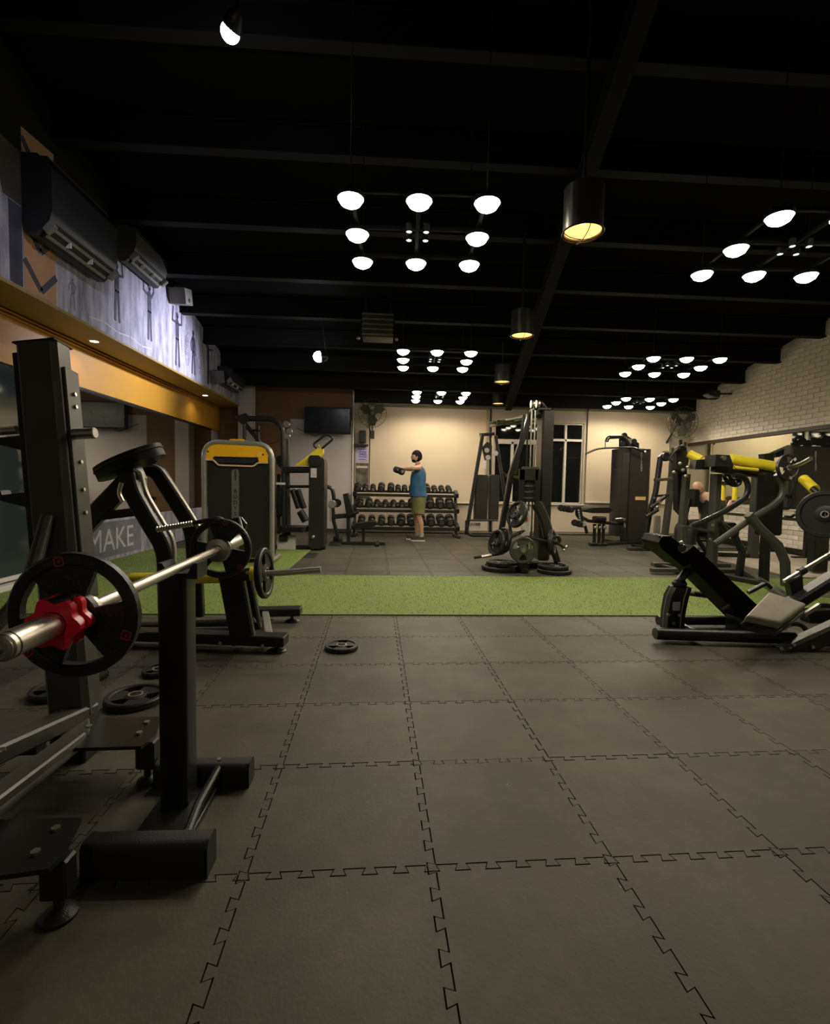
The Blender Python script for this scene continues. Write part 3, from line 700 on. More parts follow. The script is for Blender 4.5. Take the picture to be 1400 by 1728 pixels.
# ---- chain on the floor
q = at(98, 1271, Z=.01); q2 = at(176, 1262, Z=.01)
t = T('snap_chain', 'short silver chain with snap hook lying on the floor under the bolted foot plate', 'chain', (q+q2)/2)
for k in range(7):
    c = q.lerp(q2, k/6.5); a = k*.9; d = V((math.cos(a*.6)*.016, math.sin(a*.6)*.016, 0)); s2 = V((-d.y, d.x, 0))*.45
    t.p('link', M().tube([c+d+s2, c+d-s2, c-d-s2, c-d+s2], .0022, 6, rc=.006, closed=True), CHROME)
# ---- loose plates on the floor
def floor_plate(px, py, R, label, t_=.03, z=0, rot=0, **k):
    q = at(px, py, Z=z+t_/2); return plate((q.x, q.y, z+t_/2+.001), (0, 0, 1), R, t_, label, rot, **k)
floor_plate(229, 1177, .135, 'large weight plate lying on the floor behind the pillar stand, pale hub ring', .036)
floor_plate(95, 1166, .115, 'weight plate lying on the floor at far left, behind the rack upright foot', .036, rot=20)
floor_plate(155, 1140, .078, 'small weight plate on the floor between two larger ones, left foreground', .034, rot=50)
floor_plate(268, 1132, .085, 'smallest loose weight plate, half hidden behind the pillar stand', .028, rot=10)
floor_plate(576, 1091, .108, 'black three-grip weight plate lying alone on the open floor', .028, rot=30)
# ================================================================== CHEST-SUPPORTED ROW MACHINE (behind the barbell)
t = T('row_machine', 'black plate-loaded row machine with oval chest pad and yellow tube, behind the barbell', 'gym machine', (-1.35, 3.2, 0))
P = lambda x, y, Y=3.0: at(x, y, Y=Y)
pc = P(219, 780, 2.95)
px_ = (P(272, 758, 2.95)-P(168, 802, 2.95)).normalized()
py_ = px_.cross(V((0, 1, 0))).normalized()
# oval pad: plan (long px_, wide along view depth), thickness along py_
ov = [(.205*math.cos(a), .115*math.sin(a)) for a in [2*PI*i/28 for i in range(28)]]
wv = V((0, 1, 0))
pd_ = t.p('chest_pad', M().pad(ov, pc, px_, wv, .075, .022), VINYL)
t.p('pad_piping', M().tube([pc+px_*x*1.0+wv*y*1.0+py_*.012*(1 if py_.z > 0 else -1) for x, y in ov], .006, 6, closed=True), MATTE, parent=pd_)
def yoke(pts, Y0, w=.085, dp=.06, nm='arch_beam'):
    m = M().tube([P(x, y, Y0) for x, y in pts], .05, sq=(dp, w), up=(0, 1, 0), rc=.0)
    return t.p(nm, m, BLACK)
def plate_path(pts, Y0, w, dp, nm, material, parent=None):
    """flat profile in the X-Z plane following pixel path pts"""
    q = [P(x, y, Y0) for x, y in pts]; m = M()
    m.tube(q, .05, sq=(w, dp), up=(0, 1, 0), rc=.10); return t.p(nm, m, material, parent=parent)
a1 = plate_path([(214, 800), (222, 830), (250, 880), (279, 925), (281, 1000), (283, 1072)], 2.90, .092, .05, 'arch_beam', BLACK)
plate_path([(238, 797), (246, 832), (276, 882), (294, 912), (295, 1000)], 2.86, .016, .03, 'edge_strip', SILVER, a1)
a2 = plate_path([(228, 790), (262, 790), (290, 835), (326, 893), (329, 960), (332, 1040)], 3.20, .095, .05, 'arch_beam', BLACK)
plate_path([(240, 786), (268, 785), (300, 832), (337, 890)], 3.16, .016, .03, 'edge_strip', SILVER, a2)
t.p('left_leg', M().tube([P(216, 812), P(150, 880), P(122, 912), P(122, 960), P(120, 1090)], .05, sq=(.11, .06), up=(0, 1, 0), rc=.08), BLACK)
t.p('cross_bar', M().tube([P(160, 872), P(244, 862)], .05, sq=(.05, .05)), BLACK)
t.p('pad_bracket', M().tube([P(222, 790, 2.95), P(232, 812, 2.95)], .05, sq=(.09, .09)), BLACK)
bolts(t, [P(229, 793, 2.84), P(236, 798, 2.82)], (0, -1, 0), .012)
t.p('spring_hook', M().tube([P(205, 815, 2.8), P(200, 832, 2.8), P(207, 846, 2.8)], .012, 8, rc=.03), CHROME)
t.p('adjust_lever', M().tube([P(244, 815, 3.05), P(246, 838, 3.05), P(262, 842, 3.05)], .012, 8, rc=.03), BLACK)
hb = t.p('handle_bar', M().tube([P(262, 894, 2.7), P(330, 882, 2.7), P(372, 873, 2.75), P(384, 885, 2.8)], .012, 10, rc=.05), BLACK)
hp = [P(264, 893.5, 2.7).lerp(P(326, 883, 2.7), k/14) for k in range(15)]
gm = M()
for a, b in zip(hp, hp[1:]): gm.lathe([(.013, 0), (.017, .3*(b-a).length), (.017, .6*(b-a).length), (.013, .9*(b-a).length)], a, b-a, 12)
t.p('knurled_grip', gm, CHROME, parent=hb)
t.p('lever_plate', M().prism([(0, 0), (.12, .02), (.15, -.02), (.12, -.12), (.08, -.13)], P(372, 878, 2.85), (1, 0, 0), (0, 0, 1), .02, .003), BLACK)
t.p('lever_rod', M().tube([P(403, 872, 2.8), P(412, 905, 2.8)], .007, 8), CHROME)
# yellow lever tube and plate horn
yt = t.p('lever_tube', M().cyl(P(222, 977, 3.0), P(375, 974, 3.0), .036, 20), YTUBE, 'yellow lever tube')
t.p('lever_sleeve', M().cyl(P(372, 974, 3.0), P(424, 968, 3.0), .038, 20), BLACK)
t.p('lever_ring', M().cyl(P(423, 968, 3.0), P(430, 968, 3.0), .042, 20), YTUBE)
t.p('plate_horn', M().tube([P(426, 967, 3.0), P(470, 967, 3.0), P(541, 961, 3.0)], .0165, 14, r2=.021), CHROME)
bolts(t, [P(418, 966, 2.955)], (0, -1, 0), .012)
pl = T('weight_plate', 'black weight plate hanging edge-on from the row machine horn', 'weight plate', P(446, 967, 3.0))
hx = (P(541, 961, 3.0)-P(446, 967, 3.0)).normalized()+V((0, -.05, 0)); hx.normalize()
pl.p('disc', plate_body(P(446, 967, 3.0), hx, .155, .034, 10), RUB)
pl.p('hub_ring', M().lathe([(.027, -.018), (.036, -.018), (.036, .018), (.027, .018), (.027, -.018)], P(446, 967, 3.0), hx, 24), STEEL)
# base
t.p('front_leg', M().tube([P(392, 978, 3.1), P(412, 1085, 3.1)], .05, sq=(.15, .06), up=(0, 1, 0)), BLACK)
t.p('front_leg', M().tube([P(412, 978, 3.3), P(428, 1062, 3.3)], .05, sq=(.11, .06), up=(0, 1, 0)), BLACK)
b0 = at(480, 1104, Z=0); b1 = at(110, 1092, Z=0)
t.p('base_beam', M().bar((b0.x, b0.y+.05, .075), (b1.x, b0.y+.22, .075), .11, .065, bev=.006), BLACK)
t.p('rubber_foot', foot_disc(M(), b0.x-.06, b0.y+.055, .06), RUB)
bolts(t, [at(443, 1090, Y=b0.y+.0), at(372, 1085, Y=b0.y+.03)], (0, -1, 0), .012)
c0 = at(506, 1052, Z=0)
t.p('base_beam', M().bar((c0.x, c0.y+.05, .085), (c0.x-.42, c0.y+.05, .075), .11, .06, bev=.006), BLACK)
t.p('rubber_foot', foot_disc(M(), c0.x-.07, c0.y+.05, .055), RUB)
bolts(t, [at(458, 1046, Y=c0.y-.01)], (0, -1, 0), .011)
t.p('base_link', M().bar((c0.x-.27, c0.y+.03, .07), (b0.x-.12, b0.y+.10, .07), .05, .05), SILVER)
t.p('base_tube', M().tube([at(398, 1050, Y=3.45), at(200, 1058, Y=3.5)], .03, 12), BLACK)
t.p('base_tube', M().tube([at(402, 1062, Y=3.3), at(120, 1064, Y=3.35)], .018, 12), DARK)
t.p('warning_label', M().prism([(-.018, -.015), (.018, -.015), (0, .02)], P(428, 1046, 3.26), (1, 0, 0), (0, 0, 1), .003), PAPER, 'pale triangular sticker')
# ================================================================== HELPERS FOR MACHINES PLACED AT A DEPTH
def PT(p, Y): return at(p[0], p[1], Y=p[2] if len(p) > 2 else Y)
def tb(t, name, pts, Y, r, m=BLACK, rc=.06, parent=None, n=10, r2=None):
    return t.p(name, M().tube([PT(p, Y) for p in pts], r, n, rc=rc, r2=r2), m, parent=parent)
def sq(t, name, pts, Y, w, d, m=BLACK, rc=.0, parent=None):
    return t.p(name, M().tube([PT(p, Y) for p in pts], .05, sq=(d, w), up=(0, 1, 0), rc=rc), m, parent=parent)
def xz(pts, Y, c): return [((PT(p, Y)-c).x, (PT(p, Y)-c).z) for p in pts]
def face(t, name, pts, Y, th, m=BLACK, bev=.004, parent=None, seg=1):
    """upright slab whose outline is given in pixels on the plane Y"""
    c = PT(pts[0], Y); return t.p(name, M().prism(xz(pts, Y, c), c+V((0, th/2, 0)), (1, 0, 0), (0, 0, 1), th, bev, seg), m, parent=parent)
def boxpx(t, name, x0, y0, x1, y1, Y, th, m=BLACK, bev=.01, parent=None, r=0):
    a, b = at(x0, y0, Y=Y), at(x1, y1, Y=Y); c = (a+b)/2; w, h = abs(b.x-a.x), abs(a.z-b.z)
    if r: return t.p(name, M().prism(rrect(-w/2, -h/2, w/2, h/2, r), (c.x, Y+th/2, c.z), (1, 0, 0), (0, 0, 1), th, bev), m, parent=parent)
    return t.p(name, M().box((c.x, Y+th/2, c.z), (w, th, h), bev=bev), m, parent=parent)
def roller(t, name, a, b, r, m=VINYL, parent=None):
    a, b = V(a), V(b); d = (b-a); L = d.length
    return t.p(name, M().lathe([(0, 0), (r*.8, 0), (r, r*.2), (r, L-r*.2), (r*.8, L), (0, L)], a, d, 18), m, parent=parent)
# ================================================================== SELECTORISED MACHINE WITH AMBER PANEL
Y = 6.45; a = at(340, 742, Y=Y); b = at(463, 742, Y=Y); x0, x1, zt = a.x+.03, b.x-.03, a.z
t = T('weight_stack_machine', 'tall dark shroud machine in a silver tube frame with amber top panel, on the grass', 'gym machine', ((x0+x1)/2, Y+.2, 0))
R_ = .15
fp = [V((x0, Y, .05)), V((x0, Y, zt-.02)), V((x1, Y, zt-.045)), V((x1, Y, .05))]
t.p('frame_tube', M().tube(fp, .033, 16, rc=.2), SILVER)
sh = t.p('shroud', M().prism([(x0+.04, .08), (x1-.04, .08)]+arc(x1-.04-R_, zt-.10-R_, R_, 0, 90)+arc(x0+.04+R_, zt-.08-R_, R_, 90, 180), (0, Y+.21, 0), (1, 0, 0), (0, 0, 1), .40, .01), SHROUD)
yp = Y-.005
def pxz(pts): return [(at(x, y, Y=yp).x, at(x, y, Y=yp).z) for x, y in pts]
pan = pxz([(346, 776), (346, 762), (349, 754), (357, 750), (384, 750), (388, 741), (411, 741), (415, 751), (436, 752), (447, 757), (452, 768), (452, 780), (437, 780)])
low = pxz([(437, 780), (435, 772), (361, 770), (358, 776)])
pn = t.p('amber_panel', M().prism(pan+low, (0, yp, 0), (1, 0, 0), (0, 0, 1), .02, .003), YEL, 'amber top panel')
t.p('panel_slot', M().prism(pxz([(363, 774), (432, 776), (427, 782), (368, 781)]), (0, yp-.008, 0), (1, 0, 0), (0, 0, 1), .01, .002), MATTE, parent=pn)
t.p('handle_slot', M().prism(pxz([(391, 746), (406, 746), (409, 751), (388, 750)]), (0, yp-.008, 0), (1, 0, 0), (0, 0, 1), .012, .002), MATTE, parent=pn)
hr = [at(x, y, Y=yp-.012) for x, y in ((347, 776), (360, 776), (368, 785), (428, 787), (434, 781), (452, 781))]
t.p('panel_edge', M().tube(hr, .011, 8, rc=.03), mat('pale_amber', (.75, .55, .32), .4), parent=pn)
for x, y in ((351, 762), (444, 767)): t.p('screw', hexbolt(M(), at(x, y, Y=yp-.01), (0, -1, 0), .012, .006), MATTE, parent=pn)
t.p('badge', M().cyl(at(438, 768, Y=yp-.01), at(438, 768, Y=yp-.014), .035, 20), mat('amber_light', (.75, .47, .06), .4), parent=pn)
strip = t.p('centre_strip', M().prism(rrect(at(391, 870, Y=Y).x, at(391, 960, Y=Y).z, at(403, 870, Y=Y).x, at(397, 792, Y=Y).z, .04), (0, Y-.0, 0), (1, 0, 0), (0, 0, 1), .012, .002), mat('strip_grey', (.13, .13, .11), .5), 'grey centre strip with vertical lettering')
t.p('slit', M().box(at(397, 802, Y=Y-.009), (.016, .006, .13), bev=.004), MATTE, parent=strip)
for k, ch in enumerate('BODYSTRONG'): t.p('letter', text_m(ch, .075, at(397, 829+k*9.6, Y=Y-.009), (1, 0, 0), (0, 0, 1), .001), MATTE, parent=strip)
t.p('foot_tube', M().tube([(x1, Y-.02, .05), (x1+.0, Y+.45, .05)], .033, 12), SILVER); t.p('foot_tube', M().tube([(x0, Y-.02, .05), (x0, Y+.45, .05)], .033, 12), SILVER)
t.p('foot_tube', M().tube([at(460, 951, Y=6.85), at(489, 949, Y=6.85)], .025, 12), SILVER)
# ================================================================== PRESS MACHINE WITH YELLOW ARM
Y = 7.95
t = T('shoulder_press_machine', 'black press machine with slanted yellow arm and tall tower, below the television', 'gym machine', at(505, 925, Z=0))
tb(t, 'arch_tube', [(398, 706), (462, 707), (477, 722), (479, 800), (480, 918)], Y, .045, BLACK, .1)
sq(t, 'main_post', [(484, 734), (484, 800), (486, 922)], Y+.1, .09, .09, DARK)
sq(t, 'diagonal_beam', [(404, 704), (440, 748), (480, 793)], Y+.05, .10, .06)
for x, y in ((483, 716), (488, 728), (484, 736)):
    q = PT((x, y), Y); t.p('pulley', M().lathe([(0, -.02), (.05, -.02), (.04, 0), (.05, .02), (0, .02)], q, (0, 1, 0), 18), CHROME)
tb(t, 'cable', [(486, 730), (470, 745), (440, 752)], Y, .006, BLACK, .05)
face(t, 'linkage_plate', [(403, 700), (414, 697), (420, 708), (408, 716), (402, 712)], Y-.05, .1)
tb(t, 'linkage_rod', [(412, 716), (412, 742)], Y, .03); tb(t, 'linkage_rod', [(436, 718), (436, 742)], Y, .018)
tb(t, 'linkage_rod', [(422, 726), (440, 727)], Y, .018)
ya = face(t, 'yellow_arm', [(497, 786), (535, 757), (545, 753), (546, 765), (530, 786)], Y-.1, .07, YTUBE, .01); ya['label'] = 'slanted yellow arm'
tb(t, 'handle_frame', [(534, 757), (528, 750), (551, 732), (563, 740), (543, 757)], Y-.1, .018, BLACK, .05)
tb(t, 'handle_frame', [(543, 757), (535, 751), (552, 737)], Y-.02, .014, CHROME, .05)
sq(t, 'cross_beam', [(480, 793), (522, 793)], Y, .13, .1); tb(t, 'cross_beam', [(480, 821), (524, 821)], Y+.05, .025)
tw = boxpx(t, 'tower', 521, 772, 546, 926, Y-.15, .4, SHROUD, .02, r=.06)
boxpx(t, 'tower_cap', 520, 768, 541, 786, Y-.19, .42, BLACK, .02, r=.05)
boxpx(t, 'instruction_label', 524, 790, 534, 806, Y-.2, .004, PAPER, 0)
for dx in (0, 9): roller(t, 'arm_pad', PT((493+dx, 826), Y-.2), PT((504+dx, 858), Y-.2), .045)
roller(t, 'arm_pad', PT((506, 862), Y-.3), PT((516, 880), Y-.3), .06)
sq(t, 'inner_post', [(470, 800), (470, 900)], Y+.1, .06, .06)
boxpx(t, 'sticker', 463, 814, 481, 818, Y-.1, .02, mat('pale_strip', (.6, .62, .5), .5), 0)
for k in range(4): face(t, 'pulley_cover', [(466+4*k, 770+12*k), (474+4*k, 768+12*k), (477+3*k, 778+12*k), (467+3*k, 782+12*k)], Y+.02*k, .05, SILVER if k == 1 else BLACK)
t.p('seat', M().pad(rrect(-.22, -.2, .22, .2, .06), PT((495, 892), Y-.1), (1, 0, 0), (0, 1, 0), .08, .02), VINYL)
boxpx(t, 'back_pad', 463, 822, 476, 872, Y-.05, .3, VINYL, .03)
boxpx(t, 'side_cover', 467, 904, 498, 930, Y-.1, .1, WHITE, .01)
boxpx(t, 'base_cover', 470, 903, 485, 914, Y-.16, .05, BLACK, .01)
q = at(505, 927, Z=0); t.p('base_rail', M().bar((q.x-.5, q.y+.02, .04), (q.x+.42, q.y+.02, .04), .08, .06), BLACK)
t.p('base_rail', M().bar((q.x+.3, q.y-.1, .04), (q.x+.3, q.y+.5, .04), .08, .06), BLACK)
t.p('foot_knob', M().ball(PT((528, 906), Y-.2), .03), CHROME)
# ================================================================== LEG EXTENSION BENCH
Y = 8.6
t = T('leg_curl_bench', 'small black bench with upright backrest and curved arm, left of the dumbbell rack', 'exercise bench', at(600, 918, Z=0))
tb(t, 'curved_arm', [(548, 821), (560, 823), (563, 836), (564, 850)], Y, .035, BLACK, .15)
q = PT((560, 851), Y-.06); t.p('pivot_disc', M().lathe([(0, 0), (.06, 0), (.075, .015), (.075, .06), (0, .06)], q, (0, 1, 0), 20), SILVER)
q = PT((568, 849), Y-.02); t.p('pivot_disc', M().lathe([(0, 0), (.06, 0), (.075, .015), (.075, .06), (0, .06)], q, (0, 1, 0), 20), BLACK)
sq(t, 'swing_arm', [(561, 856), (563, 880), (570, 908)], Y, .075, .06)
sq(t, 'side_bracket', [(558, 858), (558, 880)], Y-.04, .04, .03, SILVER)
roller(t, 'ankle_roller', PT((556, 920), Y-.1), PT((575, 921), Y-.1), .07); roller(t, 'ankle_roller', PT((562, 910), Y+.1), PT((578, 911), Y+.1), .06, MATTE)
sq(t, 'seat_beam', [(561, 872), (600, 869)], Y, .09, .08)
bp = face(t, 'backrest', [(578, 834), (586, 832), (596, 866), (590, 871), (584, 868)], Y-.12, .26, VINYL, .015)
sq(t, 'post', [(587, 868), (588, 917)], Y, .06, .06)
face(t, 'seat_pad', [(597, 884), (632, 880), (637, 883), (632, 888), (600, 891)], Y-.14, .3, VINYL, .012)
sq(t, 'post', [(613, 889), (613, 917)], Y, .045, .05); tb(t, 'pull_pin', [(596, 866), (605, 864)], Y-.08, .03, BLACK, 0)
q = at(610, 919, Z=0); t.p('base_rail', M().bar((q.x-.42, Y, .03), (q.x+.42, Y, .03), .07, .05), BLACK)
t.p('base_rail', M().bar((q.x+.28, Y-.25, .03), (q.x+.28, Y+.25, .03), .06, .05), BLACK)
# ================================================================== DUMBBELL RACK
RY = 10.15
t = T('dumbbell_rack', 'three-tier black dumbbell rack along the far wall under the wide blind', 'rack', (0.5, RY, 0))
rx0, rx1 = at(598, 860, Y=RY).x, at(770, 860, Y=RY).x
zs = [at(690, y, Y=RY-.1).z for y in (889, 860, 834)]
for x in (rx0, rx1):
    t.p('side_frame', M().tube([(x, RY-.28, .03), (x, RY+.02, .1), (x, RY+.26, zs[2]+.08)], .05, sq=(.06, .08), rc=.1), BLACK)
    t.p('foot', M().box((x, RY-.05, .03), (.09, .62, .06), bev=.01), BLACK)
shelf_y = [RY-.16, RY-.04, RY+.10]
for k, z in enumerate(zs):
    y0 = shelf_y[k]
    s_ = t.p('shelf', M().box((.5*(rx0+rx1), y0-.10, z-.03), (rx1-rx0, .03, .06), bev=.004).box((.5*(rx0+rx1), y0+.12, z+.045), (rx1-rx0, .03, .05), bev=.004), BLACK)
    for x in (rx0, rx1): t.p('shelf_bracket', M().bar((x, y0-.12, z-.02), (x, y0+.14, z+.05), .08, .1, bev=.01), BLACK, parent=s_)
t.p('floor_rail', M().box((.5*(rx0+rx1), RY-.02, .17), (rx1-rx0, .03, .05), bev=.004), DARK)
def db_proto(r, L, name='dumbbell'):
    me_h = M().lathe([(0, -L/2), (r*.55, -L/2), (r*.62, -L/2+.006), (r*.9, -L/2+.006), (r, -L/2+.02), (r, -L/2+.34*L-.01), (r*.85, -L/2+.34*L), (0, -L/2+.34*L)], (0, 0, 0), (0, 1, 0), 20).mesh('head', RUB)
    me_b = M().lathe([(.012, -L*.2), (.016, -L*.08), (.017, 0), (.016, L*.08), (.012, L*.2)], (0, 0, 0), (0, 1, 0), 10).mesh('handle', CHROME)
    me_c = M().lathe([(0, 0), (r*.5, 0), (r*.5, .003), (0, .003)], (0, -L/2-.0015, 0), (0, 1, 0), 16).mesh('end_disc', DARK if r > .07 else SILVER)
    return me_h, me_b, me_c
DB = {k: db_proto(r, L) for k, (r, L) in {'s': (.062, .24), 'm': (.075, .30), 'l': (.092, .34)}.items()}
DR = {'s': .062, 'm': .075, 'l': .092}
def dumbbell(x, y, z, kind, label, rz=0, tilt=.28, group='dumbbells on the three-tier rack'):
    o = link('dumbbell', None); o.location = (x, y, z); o.rotation_euler = (tilt, 0, rz); tag(o, label, 'dumbbell', group)
    h, b, c = DB[kind]; k1 = link('head', h, o); k2 = link('head', h, o); k2.rotation_euler = (0, 0, PI); link('handle', b, o)
    e = link('end_disc', c, k1); e2 = link('end_disc', c, k2)
    return o
rows = [(0, 'lowest', [(610, 'm'), (627, 'm'), (644, 'm'), (660, 'm'), (677, 'l'), (694, 'l'), (711, 'l'), (727, 'l'), (744, 'l'), (759, 'l')]),
        (1, 'middle', [(607, 'm'), (622, 'm'), (636, 's'), (650, 's'), (664, 's'), (678, 's'), (694, 'm'), (710, 'm'), (725, 'l'), (742, 'l'), (758, 'l')]),
        (2, 'top', [(603, 'm'), (616, 's'), (629, 's'), (643, 'm'), (659, 'm'), (671, 's'), (682, 's'), (694, 's'), (706, 's'), (719, 'm'), (732, 's'), (744, 's'), (756, 's')])]
for k, nm, L in rows:
    for i, (px, kd) in enumerate(L):
        y = shelf_y[k]+.01; z = zs[k]+.056+DR[kd]; x = at(px, 850, Y=y).x
        side_ = ORD[i]+' from the left' if i else 'leftmost'
        dumbbell(x, y, z, kd, 'black round dumbbell on the %s shelf of the rack, %s' % (nm, side_), rz=random.uniform(-.04, .04), tilt=.31)
# ================================================================== WALL ITEMS AT THE BACK
t = T('television', 'black flat television on the wall at left of the room', 'television', at(552, 709, Y=10.6))
boxpx(t, 'screen', 515, 688, 590, 731, 10.60, .04, mat('tv_black', (.004, .004, .004), .25), .004)
boxpx(t, 'bezel', 513, 686, 592, 733, 10.62, .05, MATTE, .006)
boxpx(t, 'wall_bracket', 540, 700, 566, 720, 10.67, .10, BLACK, .006)
tb(t, 'cable', [(540, 731), (533, 737), (527, 734), (500, 722)], 10.74, .006, BLACK, .05)
def wall_fan(px, py, Yw, R, label):
    c = at(px, py, Y=Yw); t = T('wall_fan', label, 'fan', c); ax = V((0, -1, -.12)).normalized(); a, u = frame(ax)
    gd = M()
    for s_ in (-.05, .07):
        for rr in (R, R*.66): 
            if rr == R and s_ < 0 or rr != R: gd.tube([c+ax*(s_*(1 if rr != R else 0))+(a*math.cos(q)+u*math.sin(q))*rr for q in [2*PI*i/28 for i in range(28)]], .006, 5, closed=True)
        for i in range(24):
            q = 2*PI*i/24; e = a*math.cos(q)+u*math.sin(q); gd.tube([c+ax*s_*1.1+e*.05, c+ax*s_+e*R*.66, c+e*R], .0025, 4)
    t.p('guard', gd, DARK)
    t.p('motor', M().lathe([(0, -.05), (.05, -.05), (.075, -.09), (.075, -.2), (.04, -.23), (0, -.23)], c, ax, 18), BLACK)
    t.p('hub', M().lathe([(0, .075), (.045, .07), (.05, .03), (.05, -.02), (0, -.02)], c, ax, 18), DARK)
    for i in range(3):
        q = 2*PI*i/3+.4; e = a*math.cos(q)+u*math.sin(q); f_ = ax.cross(e)
        t.p('blade', M().prism([(.04, -.03), (.5*R, -.12), (.88*R, -.10), (.9*R, .03), (.5*R, .10), (.04, .03)], c+ax*.01, e, (f_+ax*.35), .004), mat('fan_blade', (.06, .06, .045), .35))
    w = c-ax*.2; t.p('wall_arm', M().tube([w, w+V((0, .1, -.12)), V((c.x, YF-.25 if px < 900 else YF-.02, c.z-.42))], .02, 8, rc=.05), BLACK)
    t.p('wall_plate', M().box((c.x, (YF-.25 if px < 900 else YF-.02), c.z-.44), (.09, .04, .18), bev=.006), BLACK)
    return t
wall_fan(628, 697, 10.55, .30, 'round wall fan beside the television, left end of the far wall')
wall_fan(1152, 713, 10.35, .34, 'round dark wall fan in the right corner of the room')
t = T('wall_panel', 'narrow cream board on the wall left of the wide blind, below the fan', 'board', at(613, 770, Y=10.95))
boxpx(t, 'board', 599, 722, 621, 838, 10.93, .05, CREAM, .004)
s1 = T('wall_speaker', 'small black box speaker on a bracket shelf below the left wall fan', 'speaker', at(612, 748, Y=10.85))
boxpx(s1, 'cabinet', 606, 726, 617, 747, 10.78, .13, BLACK, .01); boxpx(s1, 'shelf', 598, 749, 621, 752, 10.76, .16, BLACK, .003)
s1.p('cone', M().cyl(at(611.5, 739, Y=10.775), at(611.5, 739, Y=10.78), .045, 16), MATTE)
s2 = T('notice_sheet', 'lavender notice sheet with purple writing on the wall left of the blind', 'notice', at(611, 766, Y=10.9))
boxpx(s2, 'sheet', 600, 754, 621, 779, 10.92, .006, mat('lavender_paper', (.42, .38, .52), .6), 0)
PUR = mat('purple_ink', (.16, .12, .42), .6)
for k in range(5): s2.p('writing_line', M().box(at(611+(k % 2), 758+k*4.3, Y=10.915), (.19-.03*(k % 3), .003, .02), bev=0), PUR)
s2.p('writing_line', text_m('165', .12, at(612, 766, Y=10.913), (1, 0, 0), (0, 0, 1), .001), PUR)
s3 = T('wall_photo', 'dark photo poster on the wall above the left end of the dumbbell rack', 'poster', at(611, 800, Y=10.9))
boxpx(s3, 'print', 600, 781, 621, 822, 10.92, .006, mat('poster_dark', (.09, .075, .05), .5, 0, .8, 9), 0)
boxpx(s3, 'pale_band', 601, 786, 620, 790, 10.915, .006, CREAM, 0)
# ================================================================== THE MAN WITH DUMBBELLS
SKIN = mat('skin', (.46, .27, .17), .5, 0, .08, 9)
HAIR = mat('dark_hair', (.010, .007, .005), .8, 0, .3, 60, .6, 120, spec=.15)
BLUE = mat('blue_shirt', (.022, .085, .17), .8, 0, .35, 6, .4, 60)
OLIVEC = mat('olive_shorts', (.13, .13, .045), .85, 0, .35, 6, .4, 60)
SHOE = mat('dark_shoe', (.06, .035, .025), .6); SOLE = mat('white_sole', (.6, .57, .52), .6)
def skin_body(name, verts, edges, root, m, parent, off, sub=2):
    me = bpy.data.meshes.new(name); me.from_pydata([V(v[0])-off for v in verts], edges, [])
    o = link(name, me, parent); md = o.modifiers.new('skin', 'SKIN'); md.use_smooth_shade = True
    for i, v in enumerate(verts):
        sv = me.skin_vertices[0].data[i]; r = v[1]; sv.radius = r if isinstance(r, tuple) else (r, r); sv.use_root = (i == root)
    s = o.modifiers.new('sub', 'SUBSURF'); s.levels = sub; s.render_levels = sub
    dg = bpy.context.evaluated_depsgraph_get(); me2 = bpy.data.meshes.new_from_object(o.evaluated_get(dg))
    o.modifiers.clear(); o.data = me2; me2.name = name; me2.materials.clear(); me2.materials.append(m)
    me2.polygons.foreach_set('use_smooth', [True]*len(me2.polygons)); return o
def head(t, c, fwd, up, k=1.0, parent=None, beard=True, hair=True, bald=False):
    fwd = V(fwd).normalized(); up = V(up); up = (up-fwd*up.dot(fwd)).normalized(); sd = up.cross(fwd)
    R3 = Matrix((fwd, sd, up)).transposed(); c = V(c)
    def W(x, y, z): return c+(fwd*x+sd*y+up*z)*k
    bm = bmesh.new(); bmesh.ops.create_uvsphere(bm, u_segments=28, v_segments=20, radius=1)
    for v in bm.verts:
        x, y, z = v.co; X = x*.098; Yv = y*.074; Z = z*.118
        if z < 0: Yv *= 1-.35*z*z; X *= 1-.14*z*z if x > 0 else 1-.45*z*z
        if x > .55 and abs(y) < .35 and -.35 < z < .05: X += .016*(1-abs(y)/.35)*(1 - abs(z+.18)/.25 if abs(z+.18) < .25 else 0)   # nose
        if x > .5 and abs(abs(y)-.4) < .2 and .0 < z < .25: X -= .007                                                # eye sockets
        if x > .6 and abs(y) < .3 and -.62 < z < -.42: X += .004
        v.co = W(X/1, Yv, Z)
    h = t.p('head', M().bm_add(bm), SKIN)
    for s_ in (-1, 1):
        t.p('ear', M().ball(W(-.008, s_*.075, -.005), .03*k, (.6, .3, 1), 10, R3), SKIN, parent=h)
        t.p('eye', M().ball(W(.081, s_*.030, .018), .011*k, (1, 1, .8), 8, R3), mat('eye_dark', (.03, .02, .02), .2), parent=h)
    t.p('mouth', M().ball(W(.088, 0, -.058), .014*k, (.5, 1.3, .3), 8, R3), mat('lip', (.35, .12, .09), .5), parent=h)
    if hair:
        bm = bmesh.new(); bmesh.ops.create_uvsphere(bm, u_segments=28, v_segments=20, radius=1)
        for v in bm.verts:
            x, y, z = v.co; lim = .25 if x > .35 else (-.1 if x > -.2 else -.55)
            s_ = 1.09 if z > lim else .93; v.co = W(x*.098*s_-.006, y*.076*s_, z*.118*s_*(1.0)+.003)
        t.p('hair', M().bm_add(bm), HAIR, parent=h)
    if beard:
        bm = bmesh.new(); bmesh.ops.create_uvsphere(bm, u_segments=20, v_segments=12, radius=1)
        for v in bm.verts: x, y, z = v.co; v.co = W(.035+x*.055, y*.052, -.075+z*.042)
        t.p('beard', M().bm_add(bm), HAIR, parent=h)
    return h
